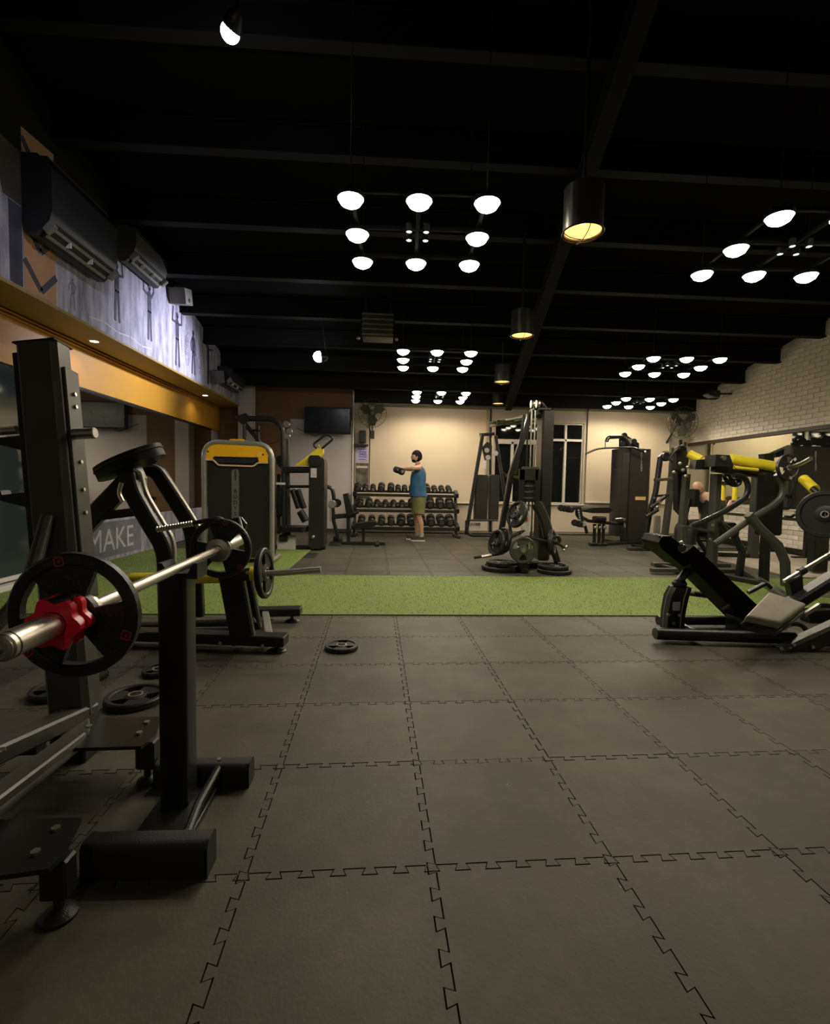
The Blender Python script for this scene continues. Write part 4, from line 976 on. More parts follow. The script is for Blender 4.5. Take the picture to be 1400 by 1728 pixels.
def hand(t, wrist, d, palm_n, curl=1.1, k=1.0, parent=None, side_=1):
    """a hand of palm, four fingers and a thumb; d = finger direction, palm_n = out of the palm"""
    d = V(d).normalized(); n = V(palm_n); n = (n-d*n.dot(d)).normalized(); s_ = d.cross(n)*side_; w = V(wrist)
    vs = [(w, .022*k), (w+d*.045*k, (.036*k, .017*k)), (w+d*.085*k, (.038*k, .015*k))]; es = [(0, 1), (1, 2)]
    b = skin_body('hand', vs, es, 0, SKIN, parent or t.o, t.b, 1)
    for i, L in enumerate((.070, .080, .074, .058)):
        o = w+d*.085*k+s_*(.030-.020*i)*k; pts = [o-d*.015*k]; an = .35*curl; p = o
        for q, f_ in enumerate((.45, .32, .25)):
            dd = d*math.cos(an)+n*math.sin(an); p = p+dd*L*f_*k; pts.append(p); an += .8*curl
        t.p('finger', M().tube(pts, .0095*k, 8, rc=.008, r2=.007*k), SKIN, parent=b)
    o = w+d*.03*k+s_*.03*k
    t.p('thumb', M().tube([o, o+(s_*.03+d*.02+n*.012)*k, o+(s_*.028+d*.05+n*.03)*k], .011*k, 8, rc=.01, r2=.009*k), SKIN, parent=b)
    return b
my = 9.38; mp = lambda x, y, dy=0: at(x, y, Y=my+dy)
mx = mp(704, 900).x
t = T('person', 'man in blue sleeveless shirt and olive shorts raising two dumbbells before the blind', 'person', (mx, my, 0))
def zz(y): return mp(704, y).z
hipz, shz, nkz = .90, 1.40, 1.47
# body faces left (-X); near side is -Y
F = V((-1, 0, 0))
bodyv = [((mx+.02, my, .93), (.125, .15)), ((mx-.0, my, 1.08), (.125, .145)), ((mx-.01, my, 1.26), (.13, .17)), ((mx+.005, my, 1.385), (.085, .15)), ((mx-.01, my, 1.455), .057), ((mx-.03, my, 1.53), .055)]
be = [(0, 1), (1, 2), (2, 3), (3, 4), (4, 5)]
def addchain(pts, frm):
    global bodyv, be
    for p in pts: bodyv.append(p); be.append((frm, len(bodyv)-1)); frm = len(bodyv)-1
    return frm
for s_ in (-1, 1):
    # near leg (s=-1) planted, far leg slightly forward
    fx = -.03 if s_ > 0 else .04
    addchain([((mx+.01, my+s_*.10, .84), .10), ((mx+fx*.3-.01, my+s_*.11, .50), .062), ((mx+fx+.02, my+s_*.115, .33), .056), ((mx+fx+.03, my+s_*.12, .10), .036), ((mx+fx-.0, my+s_*.12, .065), .036)], 0)
HW = {}
for s_ in (-1, 1):
    shd = V((mx+.0, my+s_*.175, 1.40)); el = V((mx-.10, my+s_*.30, 1.385)) if s_ < 0 else V((mx-.13, my+s_*.27, 1.38))
    wr = V((mx-.30, my+s_*.17, 1.375))
    addchain([(shd, .056), (el, .042), (wr, .027)], 3); HW[s_] = (el, wr)
skin_body('body', bodyv, be, 0, SKIN, t.o, t.b, 2)
head(t, (mx-.045, my, 1.615), (-1, -.05, .03), (0, 0, 1))
# shirt: loose tank top
def ringloft(rings, n=36, cap=False, fold=.007):
    m = M(); vs = []; fs = []
    for (c, rx, ry) in rings:
        for j in range(n): q = 2*PI*j/n; vs.append(V(c)+V((math.cos(q)*(rx+fold*math.sin(7*q+c[2]*6)+fold*.6*math.sin(3*q-c[2]*14)), math.sin(q)*(ry+fold*math.sin(6*q+c[2]*8)), .006*math.sin(5*q+c[2]*9))))
    for i in range(len(rings)-1):
        for j in range(n): fs.append((i*n+j, i*n+(j+1) % n, (i+1)*n+(j+1) % n, (i+1)*n+j))
    return m.add(vs, fs)
t.p('shirt', ringloft([((mx+.01, my, .86), .165, .20), ((mx+.01, my, .86), .172, .207), ((mx+.0, my, .95), .16, .195), ((mx-.005, my, 1.08), .148, .185), ((mx-.01, my, 1.22), .148, .198), ((mx-.0, my, 1.31), .135, .195), ((mx+.005, my, 1.385), .105, .16), ((mx+.0, my, 1.435), .07, .10)]), BLUE, 'blue sleeveless shirt')
t.p('shorts', ringloft([((mx+.01, my, .74), .15, .20), ((mx+.01, my, .90), .145, .185), ((mx+.01, my, .97), .14, .17)]), OLIVEC, 'olive green shorts')
for s_ in (-1, 1):
    fx = -.03 if s_ > 0 else .04
    t.p('shorts_leg', ringloft([((mx+fx*.3+.0, my+s_*.105, .53), .105, .105), ((mx+fx*.3, my+s_*.105, .53), .112, .11), ((mx+.01, my+s_*.10, .66), .118, .112), ((mx+.01, my+s_*.09, .80), .13, .118)]), OLIVEC)
    f0_ = V((mx+fx, my+s_*.12, 0)); so = [(-.16, -.03), (-.13, -.045), (.0, -.045), (.08, -.04), (.095, 0), (.08, .04), (0, .045), (-.13, .045), (-.16, .03), (-.175, 0)]
    sh_ = t.p('shoe', M().prism([(x*1.0, y) for x, y in so], f0_+V((0, 0, .055)), (1, 0, 0), (0, 1, 0), .06, .018, 2).ball(f0_+V((.045, 0, .08)), .05, (1, .8, .7)), SHOE)
    t.p('sole', M().prism([(x*1.04, y*1.05) for x, y in so], f0_+V((0, 0, .014)), (1, 0, 0), (0, 1, 0), .026, .005), SOLE, parent=sh_)
    t.p('sock', M().cyl(f0_+V((.03, 0, .08)), f0_+V((.03, 0, .16)), .045, 14), mat('grey_sock', (.3, .27, .22), .8))
for s_ in (-1, 1):
    el, wr = HW[s_]; d = (wr-el).normalized(); hd = hand(t, wr, d, (0, 0, -1), 1.5, 1.0, side_=s_)
    hc = wr+d*.085+V((0, 0, -.03))
    db = dumbbell(hc.x, hc.y, hc.z, 's', 'dumbbell in the near hand of the standing man' if s_ < 0 else 'dumbbell in the far hand of the standing man', rz=(.5 if s_ < 0 else -.75), tilt=(.15 if s_ < 0 else -.25), group='dumbbells held by the man')
# ================================================================== CABLE CROSSOVER: near tower, far tower, joining beam
Yn, Yf = 6.25, 9.85
t = T('cable_crossover', 'tall black cable crossover with two towers and joining beam in the middle of the room', 'gym machine', at(885, 965, Z=0))
bn = at(900, 962, Y=Yn).x
sh = t.p('near_shroud', M().box((at(922, 800, Y=Yn).x, Yn+.12, 1.1), (.155, .26, 1.98), bev=.02), SHROUD)
a = at(911, 690, Y=Yn)
t.p('top_cap', M().box((a.x+.03, Yn+.1, at(912, 690, Y=Yn).z), (.22, .24, .04), bev=.01), BLACK)
for x in (891, 897, 903): 
    p0, p1 = at(x, 690, Y=Yn), at(x, 925, Y=Yn); t.p('guide_rod', M().cyl((p0.x, Yn, p0.z), (p0.x, Yn, .08), .012, 10), CHROME if x != 891 else BLACK)
for x, y in ((898, 682), (907, 682)):
    q = at(x, y, Y=Yn-.05); t.p('pulley', M().lathe([(0, -.02), (.05, -.02), (.04, 0), (.05, .02), (0, .02)], q, (1, 0, .0), 18), CHROME)
tb(t, 'pulley_arch', [(906, 700), (908, 684), (913, 678), (922, 690)], Yn, .02, BLACK, .05)
zs_ = [at(892, y, Y=Yn).z for y in (790, 845)]
for k in range(12):
    z = zs_[1]+(zs_[0]-zs_[1])*k/11; t.p('stack_plate', M().box((at(893, 820, Y=Yn).x, Yn-.02, z), (.20, .12, .03), bev=.004), DARK if k % 2 else BLACK)
boxpx(t, 'stack_guard', 877, 792, 884, 850, Yn-.12, .03, BLACK, .004); boxpx(t, 'stack_guard', 903, 792, 910, 850, Yn-.12, .03, BLACK, .004)
boxpx(t, 'top_guard', 876, 791, 908, 811, Yn-.12, .03, SHROUD, .004)
sq(t, 'slanted_leg', [(895, 698), (862, 800), (845, 900), (834, 935)], Yn+.25, .09, .07)
sq(t, 'slanted_leg', [(912, 850), (925, 900), (940, 948)], Yn-.1, .10, .07)
tb(t, 'front_tube', [(884, 700), (872, 790), (870, 800)], Yn-.1, .018, BLACK, .05)
boxpx(t, 'instruction_placard', 880, 862, 893, 905, Yn-.22, .012, PAPER, .003)
t.p('placard_print', M().box(at(887, 876, Y=Yn-.23), (.05, .006, .05), bev=0), mat('placard_red', (.35, .06, .05), .6))
q = at(903, 700, Y=Yn+.1); q2 = at(829, 718, Y=Yf)
# joining beam and pull-up grips run back through the room
t.p('joining_beam', M().bar((q.x, Yn+.1, q.z), (q2.x, Yf, q2.z), .07, .07), BLACK)
mid = lambda k, dz=0, dx=0: V((q.x+(q2.x-q.x)*k+dx, Yn+.1+(Yf-Yn-.1)*k, q.z+(q2.z-q.z)*k+dz))
CAMO = mat('green_camo_grip', (.05, .06, .03), .5, 0, .7, 25)
for dx in (-.16, .16):
    t.p('pull_up_bar', M().tube([mid(.15), mid(.3, -.02, dx), mid(.62, -.02, dx), mid(.8)], .02, 8, rc=.2), CAMO)
for k in (.34, .45, .56): t.p('pull_up_grip', M().cyl(mid(k, -.02, -.30), mid(k, -.02, .30), .02, 8), CAMO)
# far tower
sq(t, 'far_leg', [(814, 733), (788, 890), (786, 902)], Yf-.1, .08, .07)
sq(t, 'far_leg', [(836, 735), (852, 840), (862, 900)], Yf+.2, .06, .06)
tb(t, 'far_top_bar', [(809, 734), (834, 732)], Yf, .035)
for x in (824, 830): tb(t, 'far_guide_rod', [(x, 738), (x, 896)], Yf, .014, CHROME)
sq(t, 'far_post', [(827, 690), (827, 735), (827, 898)], Yf+.15, .07, .06)
boxpx(t, 'far_shroud', 802, 801, 822, 878, Yf-.1, .16, SHROUD, .02); boxpx(t, 'far_shroud', 827, 801, 841, 878, Yf-.1, .16, SHROUD, .02)
face(t, 'pulley_carriage', [(813, 755), (822, 745), (830, 752), (828, 775), (818, 776)], Yf-.1, .06)
for x, y in ((821, 760), (823, 772), (836, 765)): t.p('pulley', M().lathe([(0, -.015), (.05, -.015), (.04, 0), (.05, .015), (0, .015)], PT((x, y), Yf-.15), (0, 1, 0), 16), CHROME)
tb(t, 'far_cable', [(840, 778), (852, 820), (860, 870)], Yf-.1, .01, BLACK)
boxpx(t, 'far_label', 814, 778, 820, 791, Yf-.14, .004, PAPER, 0)
tb(t, 'far_base_tube', [(787, 878), (787, 898), (795, 904), (850, 904), (850, 896)], Yf-.15, .03, BLACK, .12)
tb(t, 'far_base_tube', [(792, 878), (840, 878)], Yf-.15, .022, BLACK, 0)
boxpx(t, 'base_label', 793, 882, 810, 893, Yf+.1, .01, PAPER, 0)
qf = at(787, 903, Z=0)
# base and plate horns of the near tower
c0 = at(857, 962, Z=0)
t.p('base_rail', M().bar((c0.x-.0, 5.95, .045), (c0.x+.45, 6.45, .045), .09, .07), BLACK)
t.p('base_rail', M().bar((c0.x-.05, 6.3, .045), (c0.x+.75, 6.3, .045), .09, .07), BLACK)
boxpx(t, 'tree_post', 876, 907, 890, 965, 5.95, .09, BLACK, .01)
t.p('post_foot', M().box((at(883, 965, Y=5.97).x, 5.97, .03), (.10, .12, .06), bev=.01), RUB)
def horn(a, b): t.p('plate_horn', M().cyl(a, b, .024, 12), CHROME)
pn_ = at(882, 928, Y=5.80); horn(pn_+V((0, .2, 0)), pn_+V((0, -.03, 0)))
plate(pn_, (0, -1, 0), .165, .045, 'grey-edged weight plate facing forward on the foot of the crossover tower', rot=90, mat_=mat('worn_rubber', (.045, .048, .036), .45, 0, .3, 12))
def tiltplate(px, py, Y, R, th, ax, label, n=1):
    q = at(px, py, Y=Y); ax = V(ax).normalized()
    plate(q, ax, R, th, label, rot=20)
tiltplate(872, 868, 6.02, .175, .05, (-1, -.45, .35), 'black weight plate high on the left side of the crossover tower')
tiltplate(848, 912, 6.0, .165, .05, (-1, -.35, .25), 'black weight plate inner of the lower left pair on the crossover tower')
tiltplate(838, 916, 5.98, .165, .05, (-1, -.35, .25), 'black weight plate outer of the lower left pair on the crossover tower')
tiltplate(931, 915, 6.0, .16, .06, (1, -.5, .1), 'black weight plate on the right side of the crossover tower foot')
t.p('side_horn', M().cyl(at(830, 920, Y=5.98), at(885, 895, Y=6.05), .022, 10), BLACK)
t.p('side_horn', M().cyl(at(885, 905, Y=6.05), at(944, 918, Y=5.95), .022, 10), BLACK)
t.p('side_horn', M().cyl(at(862, 874, Y=6.0), at(888, 862, Y=6.05), .022, 10), BLACK)
tb(t, 'shoulder_cover', [(905, 850), (918, 875), (925, 905)], 6.1, .07, SHROUD, .1)
def lying(px, py, R, th, label, z=0, rot=0, d=None):
    q = at(px, py, Z=z+th/2); plate((q.x, q.y, z+th/2+.001), (0, 0, 1), R, th, label, rot)
    return q
q = lying(843, 958, .235, .055, 'large black bumper plate lying at the left foot of the crossover tower')
plate((q.x+.03, q.y+.02, .0825+.001), (0, 0, 1), .20, .05, 'smaller black plate stacked on the large plate left of the crossover foot', 40)
q = lying(935, 963, .215, .05, 'black plate lying at the right foot of the crossover tower')
plate((q.x-.01, q.y+.02, .0755+.001), (0, 0, 1), .19, .045, 'second black plate stacked on the plate right of the crossover foot', 10)
a = at(800, 940, Y=6.0); b = at(832, 936, Y=6.05)
t.p('handle_bar', M().tube([at(800, 941, Y=5.95), at(848, 934, Y=6.02), at(860, 925, Y=6.05)], .018, 10, rc=.05), BLACK)
t.p('handle_sleeve', M().cyl(at(812, 939.6, Y=5.965), at(829, 937, Y=5.99), .021, 12), CHROME)
tb(t, 'rope_hook', [(928, 908), (940, 904), (945, 912), (940, 918)], 5.9, .022, BLACK, .08)
tb(t, 'side_handle', [(938, 916), (946, 920), (953, 926)], 5.9, .018, BLACK, .0)
t.p('handle_tip', M().ball(at(955, 923, Y=5.9), .022), CHROME); t.p('handle_tip', M().ball(at(951, 928, Y=5.9), .022), CHROME)
# ================================================================== LAT PULLDOWN
Y = 9.3
t = T('lat_pulldown', 'black lat pulldown machine with curved bar, right of the window', 'gym machine', at(1065, 920, Z=0))
ql, qr = at(1044, 757, Y=Y), at(1097, 757, Y=Y)
t.p('front_shroud', M().prism([(ql.x, Y+.08), (ql.x+.06, Y-.06), (ql.x+.17, Y-.1), (ql.x+.22, Y), (ql.x+.22, Y+.3), (ql.x, Y+.3)], (0, 0, (ql.z+.14)/2), (1, 0, 0), (0, 1, 0), ql.z-.14, .008), SHROUD)
t.p('side_shroud', M().box(((ql.x+.23+qr.x)/2, Y+.14, (qr.z)/2), (qr.x-ql.x-.23, .3, qr.z), bev=.01), mat('shroud_brown_black', (.026, .022, .016), .45))
t.p('edge_strip', M().box((qr.x-.01, Y-.02, qr.z/2), (.02, .02, qr.z-.02), bev=.003), mat('bronze_edge', (.09, .065, .035), .4))
for i, ch in enumerate('BODYSTRONG'): t.p('letter', text_m(ch, .045, at(1082, 765+i*3.2, Y=Y-.012), (1, 0, 0), (0, 0, 1), .001), PAPER)
boxpx(t, 'amber_label', 1072, 838, 1089, 844, Y-.03, .012, mat('amber_label', (.75, .5, .2), .5), 0)
tb(t, 'top_arm', [(1023, 745), (1026, 738), (1052, 737), (1060, 748), (1064, 758)], Y-.1, .035, BLACK, .1)
tb(t, 'arm_tube', [(1028, 735), (1050, 735)], Y-.15, .014, CHROME, 0)
for x, y in ((1053, 735), (1061, 745), (1069, 745), (1050, 749)): t.p('pulley', M().lathe([(0, -.02), (.055, -.02), (.045, 0), (.055, .02), (0, .02)], PT((x, y), Y-.08), (0, 1, 0), 16), CHROME if x == 1061 else BLACK)
face(t, 'top_bracket', [(1048, 740), (1056, 734), (1078, 748), (1078, 757), (1048, 757)], Y, .1)
tb(t, 'cable', [(1021, 742), (1021, 756)], Y-.2, .008, BLACK, 0)
tb(t, 'pull_bar', [(988, 766), (1005, 758), (1020, 756), (1070, 755), (1087, 763)], Y-.2, .018, BLACK, .12)
t.p('grip_cap', M().ball(at(1088, 763, Y=Y-.2), .026), CHROME)
face(t, 'seat_pad', [(985, 861), (1000, 857), (1028, 856), (1034, 860), (1028, 866), (1000, 866), (988, 864)], Y-.5, .3, VINYL, .012)
for i, (x, y) in enumerate(((946, 858), (952, 859), (958, 860), (969, 883), (976, 885))):
    roller(t, 'foam_roller', PT((x, y-1), Y-.75), PT((x+6, y), Y-.25), .06, VINYL)
sq(t, 'bench_beam', [(966, 858), (978, 857), (980, 872), (992, 879), (1040, 884)], Y-.5, .06, .06, BLACK)
tb(t, 'bench_arm', [(974, 858), (972, 868), (986, 884), (990, 900)], Y-.5, .03, BLACK, .06)
t.p('pivot_disc', M().cyl(PT((985, 884), Y-.62), PT((985, 884), Y-.5), .045, 16), CHROME)
for i in range(5): t.p('stack_bracket', M().cyl(PT((976+i*.6, 861+i*4), Y-.58), PT((976+i*.6, 861+i*4), Y-.5), .018, 8), CHROME)
boxpx(t, 'lower_pad', 1006, 872, 1024, 880, Y-.6, .2, VINYL, .02)
for x in (1003, 1011, 1018): tb(t, 'leg', [(x, 884), (x-1, 917)], Y-.45, .03, BLACK, 0)
for x in (1004, 1012, 1020): t.p('leg_joint', M().ball(PT((x, 890), Y-.5), .035), STEEL)
for x in (999, 1009, 1018): t.p('foot', M().box((at(x, 916, Y=Y-.45).x, Y-.45, .03), (.1, .14, .05), bev=.01), RUB)
t.p('knee_roller', M().cyl(PT((1036, 880), Y-.3), PT((1054, 880), Y-.3), .07, 18), VINYL)
tb(t, 'knee_bracket', [(1038, 876), (1052, 875), (1054, 890)], Y-.35, .018, CHROME, .03)
q = at(1066, 921, Z=0); t.p('base_plate', M().box((at(1070, 915, Y=Y).x, Y+.1, .03), (.95, .5, .06), bev=.01), BLACK)
t.p('base_rail', M().bar((at(1010, 917, Y=Y).x, Y-.35, .03), (at(1060, 917, Y=Y).x, Y-.05, .03), .08, .06), BLACK)
# ================================================================== SMITH / HACK FRAME (narrow ladder-like frame)
Y = 8.0
t = T('ladder_frame_machine', 'narrow black leaning frame machine with cross bars, right of the lat pulldown', 'gym machine', at(1110, 930, Z=0))
sq(t, 'front_post', [(1114, 772), (1106, 830), (1095, 870), (1086, 926)], Y, .085, .07)
sq(t, 'rear_post', [(1136, 775), (1128, 850), (1118, 930)], Y+.1, .12, .08, DARK)
sq(t, 'cross_bar', [(1105, 810), (1133, 808)], Y, .10, .05, DARK); sq(t, 'cross_bar', [(1102, 837), (1128, 836)], Y, .04, .04)
tb(t, 'top_link', [(1112, 773), (1122, 764), (1132, 772), (1137, 785)], Y, .03, BLACK, .05)
t.p('top_wheel', M().lathe([(0, -.04), (.06, -.04), (.075, -.02), (.075, .02), (.06, .04), (0, .04)], PT((1123, 771), Y-.05), (0, 1, 0), 18), BLACK)
tb(t, 'wheel_guard', [(1118, 763), (1126, 762), (1132, 768), (1133, 776)], Y-.1, .014, CHROME, .06)
tb(t, 'handle', [(1098, 857), (1112, 846), (1122, 838)], Y-.1, .03, BLACK, .04); tb(t, 'handle', [(1090, 872), (1110, 860)], Y-.1, .03, BLACK, .04)
for x, y in ((1104, 842), (1112, 848), (1108, 856)): t.p('joint', M().ball(PT((x, y), Y-.1), .035), STEEL if y > 845 else BLACK)
boxpx(t, 'silver_post', 1106, 870, 1114, 900, Y+.3, .06, SILVER, .01)
q = at(1083, 929, Z=0); t.p('base_rail', M().bar((q.x-.25, q.y+.02, .03), (q.x+.75, q.y+.02, .03), .1, .05), DARK)
t.p('base_rail', M().bar((q.x+.1, q.y-.05, .03), (q.x+.1, q.y+.5, .03), .08, .05), BLACK)
# ================================================================== PLATE-LOADED ROW / PRESS MACHINE, RIGHT
Y = 5.95
t = T('chest_press_machine', 'black plate-loaded press machine with thick yellow pivot tube, right of the room', 'gym machine', at(1190, 965, Z=0))
sq(t, 'front_post', [(1208, 800), (1203, 900), (1199, 968)], Y-.1, .125, .09, DARK)
sq(t, 'rear_post', [(1158, 800), (1151, 880), (1148, 962)], Y+.2, .09, .08, DARK)
sq(t, 'gusset_beam', [(1148, 887), (1200, 897)], Y-.15, .16, .03, DARK)
yb = t.p('pivot_tube', M().cyl(at(1232, 775, Y=Y-.35), at(1304, 787, Y=Y-.35), .062, 24), YTUBE, 'thick yellow pivot tube')
t.p('lower_tube', M().cyl(at(1238, 789, Y=Y-.40), at(1278, 793, Y=Y-.40), .02, 14), YTUBE, 'thin yellow tube')
face(t, 'pivot_block', [(1208, 767), (1231, 768), (1238, 787), (1206, 787)], Y-.45, .2, BLACK, .01)
t.p('pivot_bolt', hexbolt(M(), PT((1220, 773), Y-.45), (0, -1, 0), .03, .02), STEEL)
sq(t, 'top_beam', [(1203, 789), (1304, 803)], Y-.3, .085, .1)
t.p('left_pivot_tube', M().cyl(at(1162, 766, Y=Y+.1), at(1182, 776, Y=Y+.0), .055, 18), YTUBE, 'yellow tube stub')
t.p('left_pivot_tube', M().cyl(at(1186, 779, Y=Y-.1), at(1202, 781, Y=Y-.1), .05, 18), YTUBE, 'yellow tube stub')
face(t, 'pivot_block', [(1175, 776), (1188, 775), (1197, 792), (1172, 792)], Y-.2, .12, BLACK, .01)
face(t, 'left_bracket', [(1140, 755), (1158, 756), (1162, 778), (1156, 800), (1142, 792)], Y+.1, .1, BLACK, .01)
tb(t, 'top_handle', [(1128, 776), (1136, 762), (1148, 752), (1156, 757)], Y, .022, BLACK, .1)
tb(t, 'top_post', [(1148, 742), (1149, 758)], Y+.1, .02); tb(t, 'top_post', [(1156, 746), (1155, 760)], Y+.1, .014)
face(t, 'left_backrest', [(1143, 790), (1158, 786), (1162, 840), (1155, 872), (1144, 860)], Y+.25, .12, VINYL, .015)
for x, y in ((1147, 782), (1152, 793), (1137, 797), (1157, 803), (1160, 788)): t.p('chain_joint', M().ball(PT((x, y), Y+.0), .022), CHROME)
boxpx(t, 'right_backrest', 1290, 798, 1318, 904, Y-.55, .1, VINYL, .02, r=.03)
face(t, 'backrest_top', [(1289, 766), (1306, 764), (1306, 782), (1290, 778)], Y+.1, .1, BLACK, .01)
tb(t, 'curved_arm', [(1238, 802), (1256, 804), (1263, 822), (1258, 840), (1225, 862), (1170, 888)], Y-.45, .032, BLACK, .12)
tb(t, 'curved_arm', [(1310, 800), (1321, 815), (1320, 838), (1300, 856), (1260, 880), (1206, 918)], Y-.7, .035, DARK, .14)
sq(t, 'rear_leg', [(1262, 868), (1280, 890), (1312, 920), (1324, 948), (1326, 1004)], Y-.75, .09, .08, DARK)
sq(t, 'rear_leg', [(1292, 898), (1290, 930), (1288, 986)], Y-.5, .10, .08)
sq(t, 'inner_leg', [(1210, 880), (1236, 900), (1252, 930), (1246, 975)], Y-.1, .08, .07)
tb(t, 'inner_brace', [(1232, 905), (1214, 880)], Y-.2, .025)
face(t, 'seat', [(1210, 884), (1240, 882), (1248, 892), (1246, 905), (1214, 902)], Y+.2, .35, VINYL, .02)
boxpx(t, 'white_label', 1170, 920, 1176, 931, Y-.2, .006, PAPER, 0)
for x, y in ((1151, 917), (1152, 934), (1198, 910), (1202, 886), (1150, 926), (1174, 935)): t.p('bolt', hexbolt(M(), PT((x, y), Y-.22), (0, -1, 0), .018, .014), CHROME)
for px, py in ((1100, 958), (1098, 968)):
    q = at(px, py, Z=0); t.p('base_rail', M().bar((q.x, q.y, .045), (q.x+1.1, q.y, .045), .09, .05), DARK)
q = at(1098, 966, Z=0)
t.p('base_rail', M().bar((q.x+.35, q.y-.1, .03), (q.x+.35, q.y+.45, .03), .09, .05), BLACK)
t.p('base_rail', M().bar(at(1250, 960, Z=.042), at(1330, 1010, Z=.042), .08, .05), DARK)
t.p('base_rail', M().bar(at(1200, 968, Z=.042), at(1290, 985, Z=.042), .08, .05), BLACK)
# plate with horn facing the camera
plate(at(1329, 789, Y=Y-.75), (.12, -1, .05), .150, .035, 'black weight plate with pale badges, facing forward at the end of the yellow tube', rot=40)
tb(t, 'plate_horn', [(1329, 789, Y-.6), (1331, 789, Y-.8), (1352, 782, Y-1.0), (1368, 773, Y-1.15)], Y, .02, STEEL, .1)
for k in range(3):
    an = math.radians(50+120*k); c = at(1329, 789, Y=Y-.775)+V((math.cos(an)*.12, 0, math.sin(an)*.12))
    t.p('plate_badge', M().box(c, (.03, .004, .03), Matrix.Rotation(an, 3, 'Y'), 0), PAPER)
pq = at(1235, 806, Y=Y-.1); plate(pq, (.2, -1, .6), .13, .045, 'black weight plate hanging below the yellow pivot tube', rot=60)
# ================================================================== THE SEATED PERSON BEHIND THE PRESS MACHINE
Yp = 7.4
hp_ = at(1178, 824, Y=Yp); sx_ = hp_.x+.08
t2 = T('person', 'seated person in a dark shirt, head bowed, gripping a yellow handle at right', 'person', (sx_, Yp, 0))
tz = hp_.z-.16
bv = [((sx_+.16, Yp, .52), (.14, .16)), ((sx_+.14, Yp, .72), (.125, .15)), ((sx_+.10, Yp, .90), (.13, .175)), ((sx_+.05, Yp, tz), (.09, .16)), ((hp_.x+.01, Yp, tz+.08), .055)]
ed = [(0, 1), (1, 2), (2, 3), (3, 4)]
def chain(v, e, pts, f_):
    for p in pts: v.append(p); e.append((f_, len(v)-1)); f_ = len(v)-1
for s_ in (-1, 1):
    sh0 = V((sx_+.06, Yp+s_*.19, tz-.02)); gx = at(1226, 845, Y=Yp)
    chain(bv, ed, [(sh0, .055), ((sx_+.22, Yp+s_*.26, tz-.17), .042), ((gx.x-.03, Yp+s_*.14, gx.z+.01), .028)], 3)
    chain(bv, ed, [((sx_+.06, Yp+s_*.12, .52), .085), ((sx_-.26, Yp+s_*.16, .50), .06), ((sx_-.26, Yp+s_*.17, .28), .052), ((sx_-.24, Yp+s_*.17, .07), .036)], 0)
skin_body('body', bv, ed, 0, SKIN, t2.o, t2.b, 2)
head(t2, hp_, (-.75, -.25, -.6), (-.5, 0, .8), .95, beard=False, hair=False)
DSH = mat('dark_green_shirt', (.022, .028, .018), .85, 0, .3, 8, .4, 60)
t2.p('shirt', ringloft([((sx_+.17, Yp, .50), .165, .19), ((sx_+.15, Yp, .68), .155, .18), ((sx_+.115, Yp, .85), .15, .195), ((sx_+.07, Yp, tz-.04), .125, .19), ((sx_+.045, Yp, tz+.05), .075, .10)]), DSH, 'dark green shirt')
for s_ in (-1, 1):
    t2.p('sleeve', M().tube([(sx_+.06, Yp+s_*.17, tz-.01), (sx_+.18, Yp+s_*.245, tz-.13)], .068, 14, r2=.062), DSH)
    t2.p('trouser_leg', M().tube([(sx_+.12, Yp+s_*.12, .52), (sx_-.26, Yp+s_*.16, .50), (sx_-.26, Yp+s_*.17, .10)], .10, 14, rc=.1, r2=.065), MATTE)
    t2.p('shoe', M().ball((sx_-.30, Yp+s_*.17, .045), .05, (2.3, .9, .85)), SHOE)
    hand(t2, (gx.x-.03, Yp+s_*.14, gx.z+.01), (1, 0, .1), (0, 0, -1), 1.4, .95, side_=s_)
# the seat and yellow handles this person uses
t = T('seated_row_machine', 'machine with upright yellow handle and black seat used by the seated person', 'gym machine', (sx_+.4, Yp, 0))
t.p('seat', M().pad(rrect(-.2, -.2, .2, .2, .05), (sx_+.16, Yp, .39), (1, 0, 0), (0, 1, 0), .08, .02), VINYL)
t.p('seat_post', M().box((sx_+.16, Yp, .19), (.09, .09, .33), bev=.01), BLACK)
g0 = at(1230, 820, Y=Yp)
for s_ in (-1, 1):
    t.p('yellow_handle', M().cyl((g0.x, Yp+s_*.14, at(1230, 818, Y=Yp).z), (g0.x, Yp+s_*.14, at(1230, 845, Y=Yp).z), .04, 16), YTUBE)
t.p('handle_beam', M().box((g0.x, Yp, at(1230, 815, Y=Yp).z), (.08, .42, .07), bev=.01), BLACK)
t.p('column', M().box((g0.x+.45, Yp, .76), (.12, .12, 1.48), bev=.01), DARK)
t.p('top_arm', M().bar((g0.x, Yp, at(1230, 812, Y=Yp).z), (g0.x+.45, Yp, 1.45), .08, .08), BLACK)
t.p('base_rail', M().bar((sx_-.3, Yp+.28, .048), (g0.x+.55, Yp+.0, .048), .1, .06), BLACK)
t.p('chest_pad', M().pad(rrect(-.12, -.14, .12, .14, .04), (sx_-.17, Yp, .95), (0, 1, 0), (0, 0, 1), .07, .02), VINYL)
t.p('chest_post', M().tube([(sx_-.22, Yp, .93), (sx_-.28, Yp, .6), (sx_+.1, Yp, .1)], .035, 10, rc=.1), BLACK)
